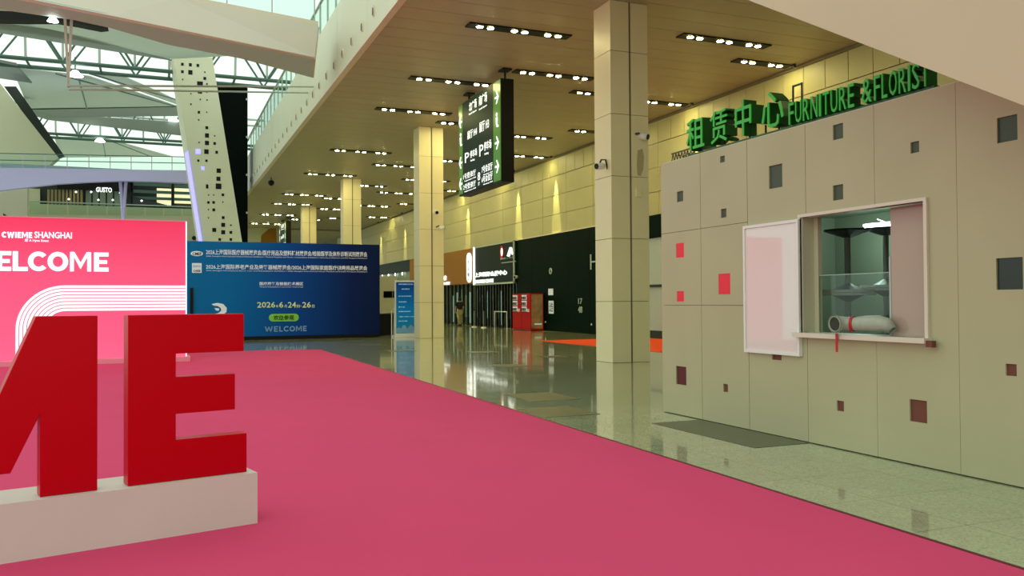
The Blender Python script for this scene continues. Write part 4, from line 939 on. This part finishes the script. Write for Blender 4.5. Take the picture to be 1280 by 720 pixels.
# ------------------------------------------------------------------ perforated leaning pillar
YP = 44
t = thing('leaning_pillar', PY(285, 420, YP), 'leaning cream pillar pierced with small dark squares above the blue board', 'pillar')
xl0, xl1 = 217, 268.5; xr0, xr1 = 265.5, 321
poly = [(xl0, 68.5), (xr0, 72), (xr1, 417), (xl1, 417)]
pp = [PY(a_, b_, YP) for a_, b_ in poly]; pp[2].z = pp[3].z = 0
MB().prism(pp, (-.15, 1.3, 0)).build('shaft', 'pillar', t)
k = MB()
g1 = [(138,122,3.3),(198,126,3.6),(254,131,3.3),(138,178,3.3),(198,183,5.2),(306,182,1.6),(306,228,3.4),(140,236,1.5),(322,270,1.8),(322,332,1.5),(202,343,1.4),(272,386,1.6),(323,390,1.6),(202,422,1.8),(262,482,3),(321,482,1.5),(260,539,1.6),(321,598,3.4),(322,656,5),(380,659,1.6),(263,708,1.6),(322,712,5),(380,716,3.2)]
g2 = [(183,53,5.5),(254,57,3.2),(127,115,2.6),(183,116,2.8),(268,185,5.2),(266,241,5),(198,353,1.5),(233,353,1.5),(297,352,3.2),(197,405,3),(233,405,3.2),(297,403,1.5),(197,454,1.5),(234,456,3.4),(197,511,1.4),(299,510,3.4),(237,595,4.8),(299,560,4.8),(352,562,1.8),(299,611,5),(352,612,3.4),(275,661,3.2),(352,661,3.2)]
H = [(205+a_/6, 60+b_/6, s_, s_) for a_, b_, s_ in g1]+[(225+a_/5.54, 180+b_/5.54, s_, s_) for a_, b_, s_ in g2]+[(205+270/6, 60+266/6, 7.2, 4.4), (205+270/6, 60+330/6, 5, 3.4), (225+188/5.54, 180+294/5.54, 3, 5), (225+267/5.54, 180+293/5.54, 7, 6.6)]
for cx, cy, w_, h_ in H:
    a_, b_ = PY(cx-w_/2, cy+h_/2, YP), PY(cx+w_/2, cy-h_/2, YP); k.box(a_.x, b_.x, YP-.012, YP+.02, a_.z, b_.z)
tag(k.build('square_hole', 'black', t), kind='stuff')
for cx, cy, s_ in ((225+125/5.54, 180+52/5.54, 6), (225+158/5.54, 180+168/5.54, 4)):
    a_, b_ = PY(cx-s_/2, cy+s_/2, YP), PY(cx+s_/2, cy-s_/2, YP); MB().box(a_.x, b_.x, YP-.012, YP+.02, a_.z, b_.z).build('violet_opening', 'violet_led', t)
k = MB(); k.prism([PY(a_, b_, YP-.06) for a_, b_ in ((230.5, 190), (235.5, 186), (275, 303), (270, 303))] and [PY(a_, b_, YP-.06) for a_, b_ in ((231, 192), (235, 188), (276-23, 303), (248.5, 303))], (0, .05, 0)).build('led_strip', 'violet_led', t)
# violet wash the strip throws on the far footbridge
l = bpy.data.lights.new('violet_wash', 'AREA'); l.shape = 'RECTANGLE'; l.size = 12; l.size_y = .4; l.energy = 160; l.color = (.45, .35, 1)
lo = bpy.data.objects.new('violet_wash', l); COL.objects.link(lo); lo.location = (-4, 46.5, 4.2); lo.rotation_euler = (math.radians(145), 0, 0)
# dark glass lift shaft
t = thing('lift_shaft', PY(292, 420, 54), 'tall black glass lift shaft between the leaning pillar and balcony', 'lift shaft')
x0, x1 = PY(272, 104, 54).x, PY(309.5, 104, 54).x; zt4 = PY(290, 105, 54).z
MB().box(x0, x1, 54, 56.5, 0, zt4).build('shaft', 'screen', t)
for k_ in range(7): MB().box(x1-.1, x1+.02, 53.98, 54.02, k_*2.3, k_*2.3+.12).build('fixing', 'steel', t)
MB().box(x0-.02, x1+.02, 53.97, 56.52, zt4, zt4+.08).build('cap', 'dark_metal', t)
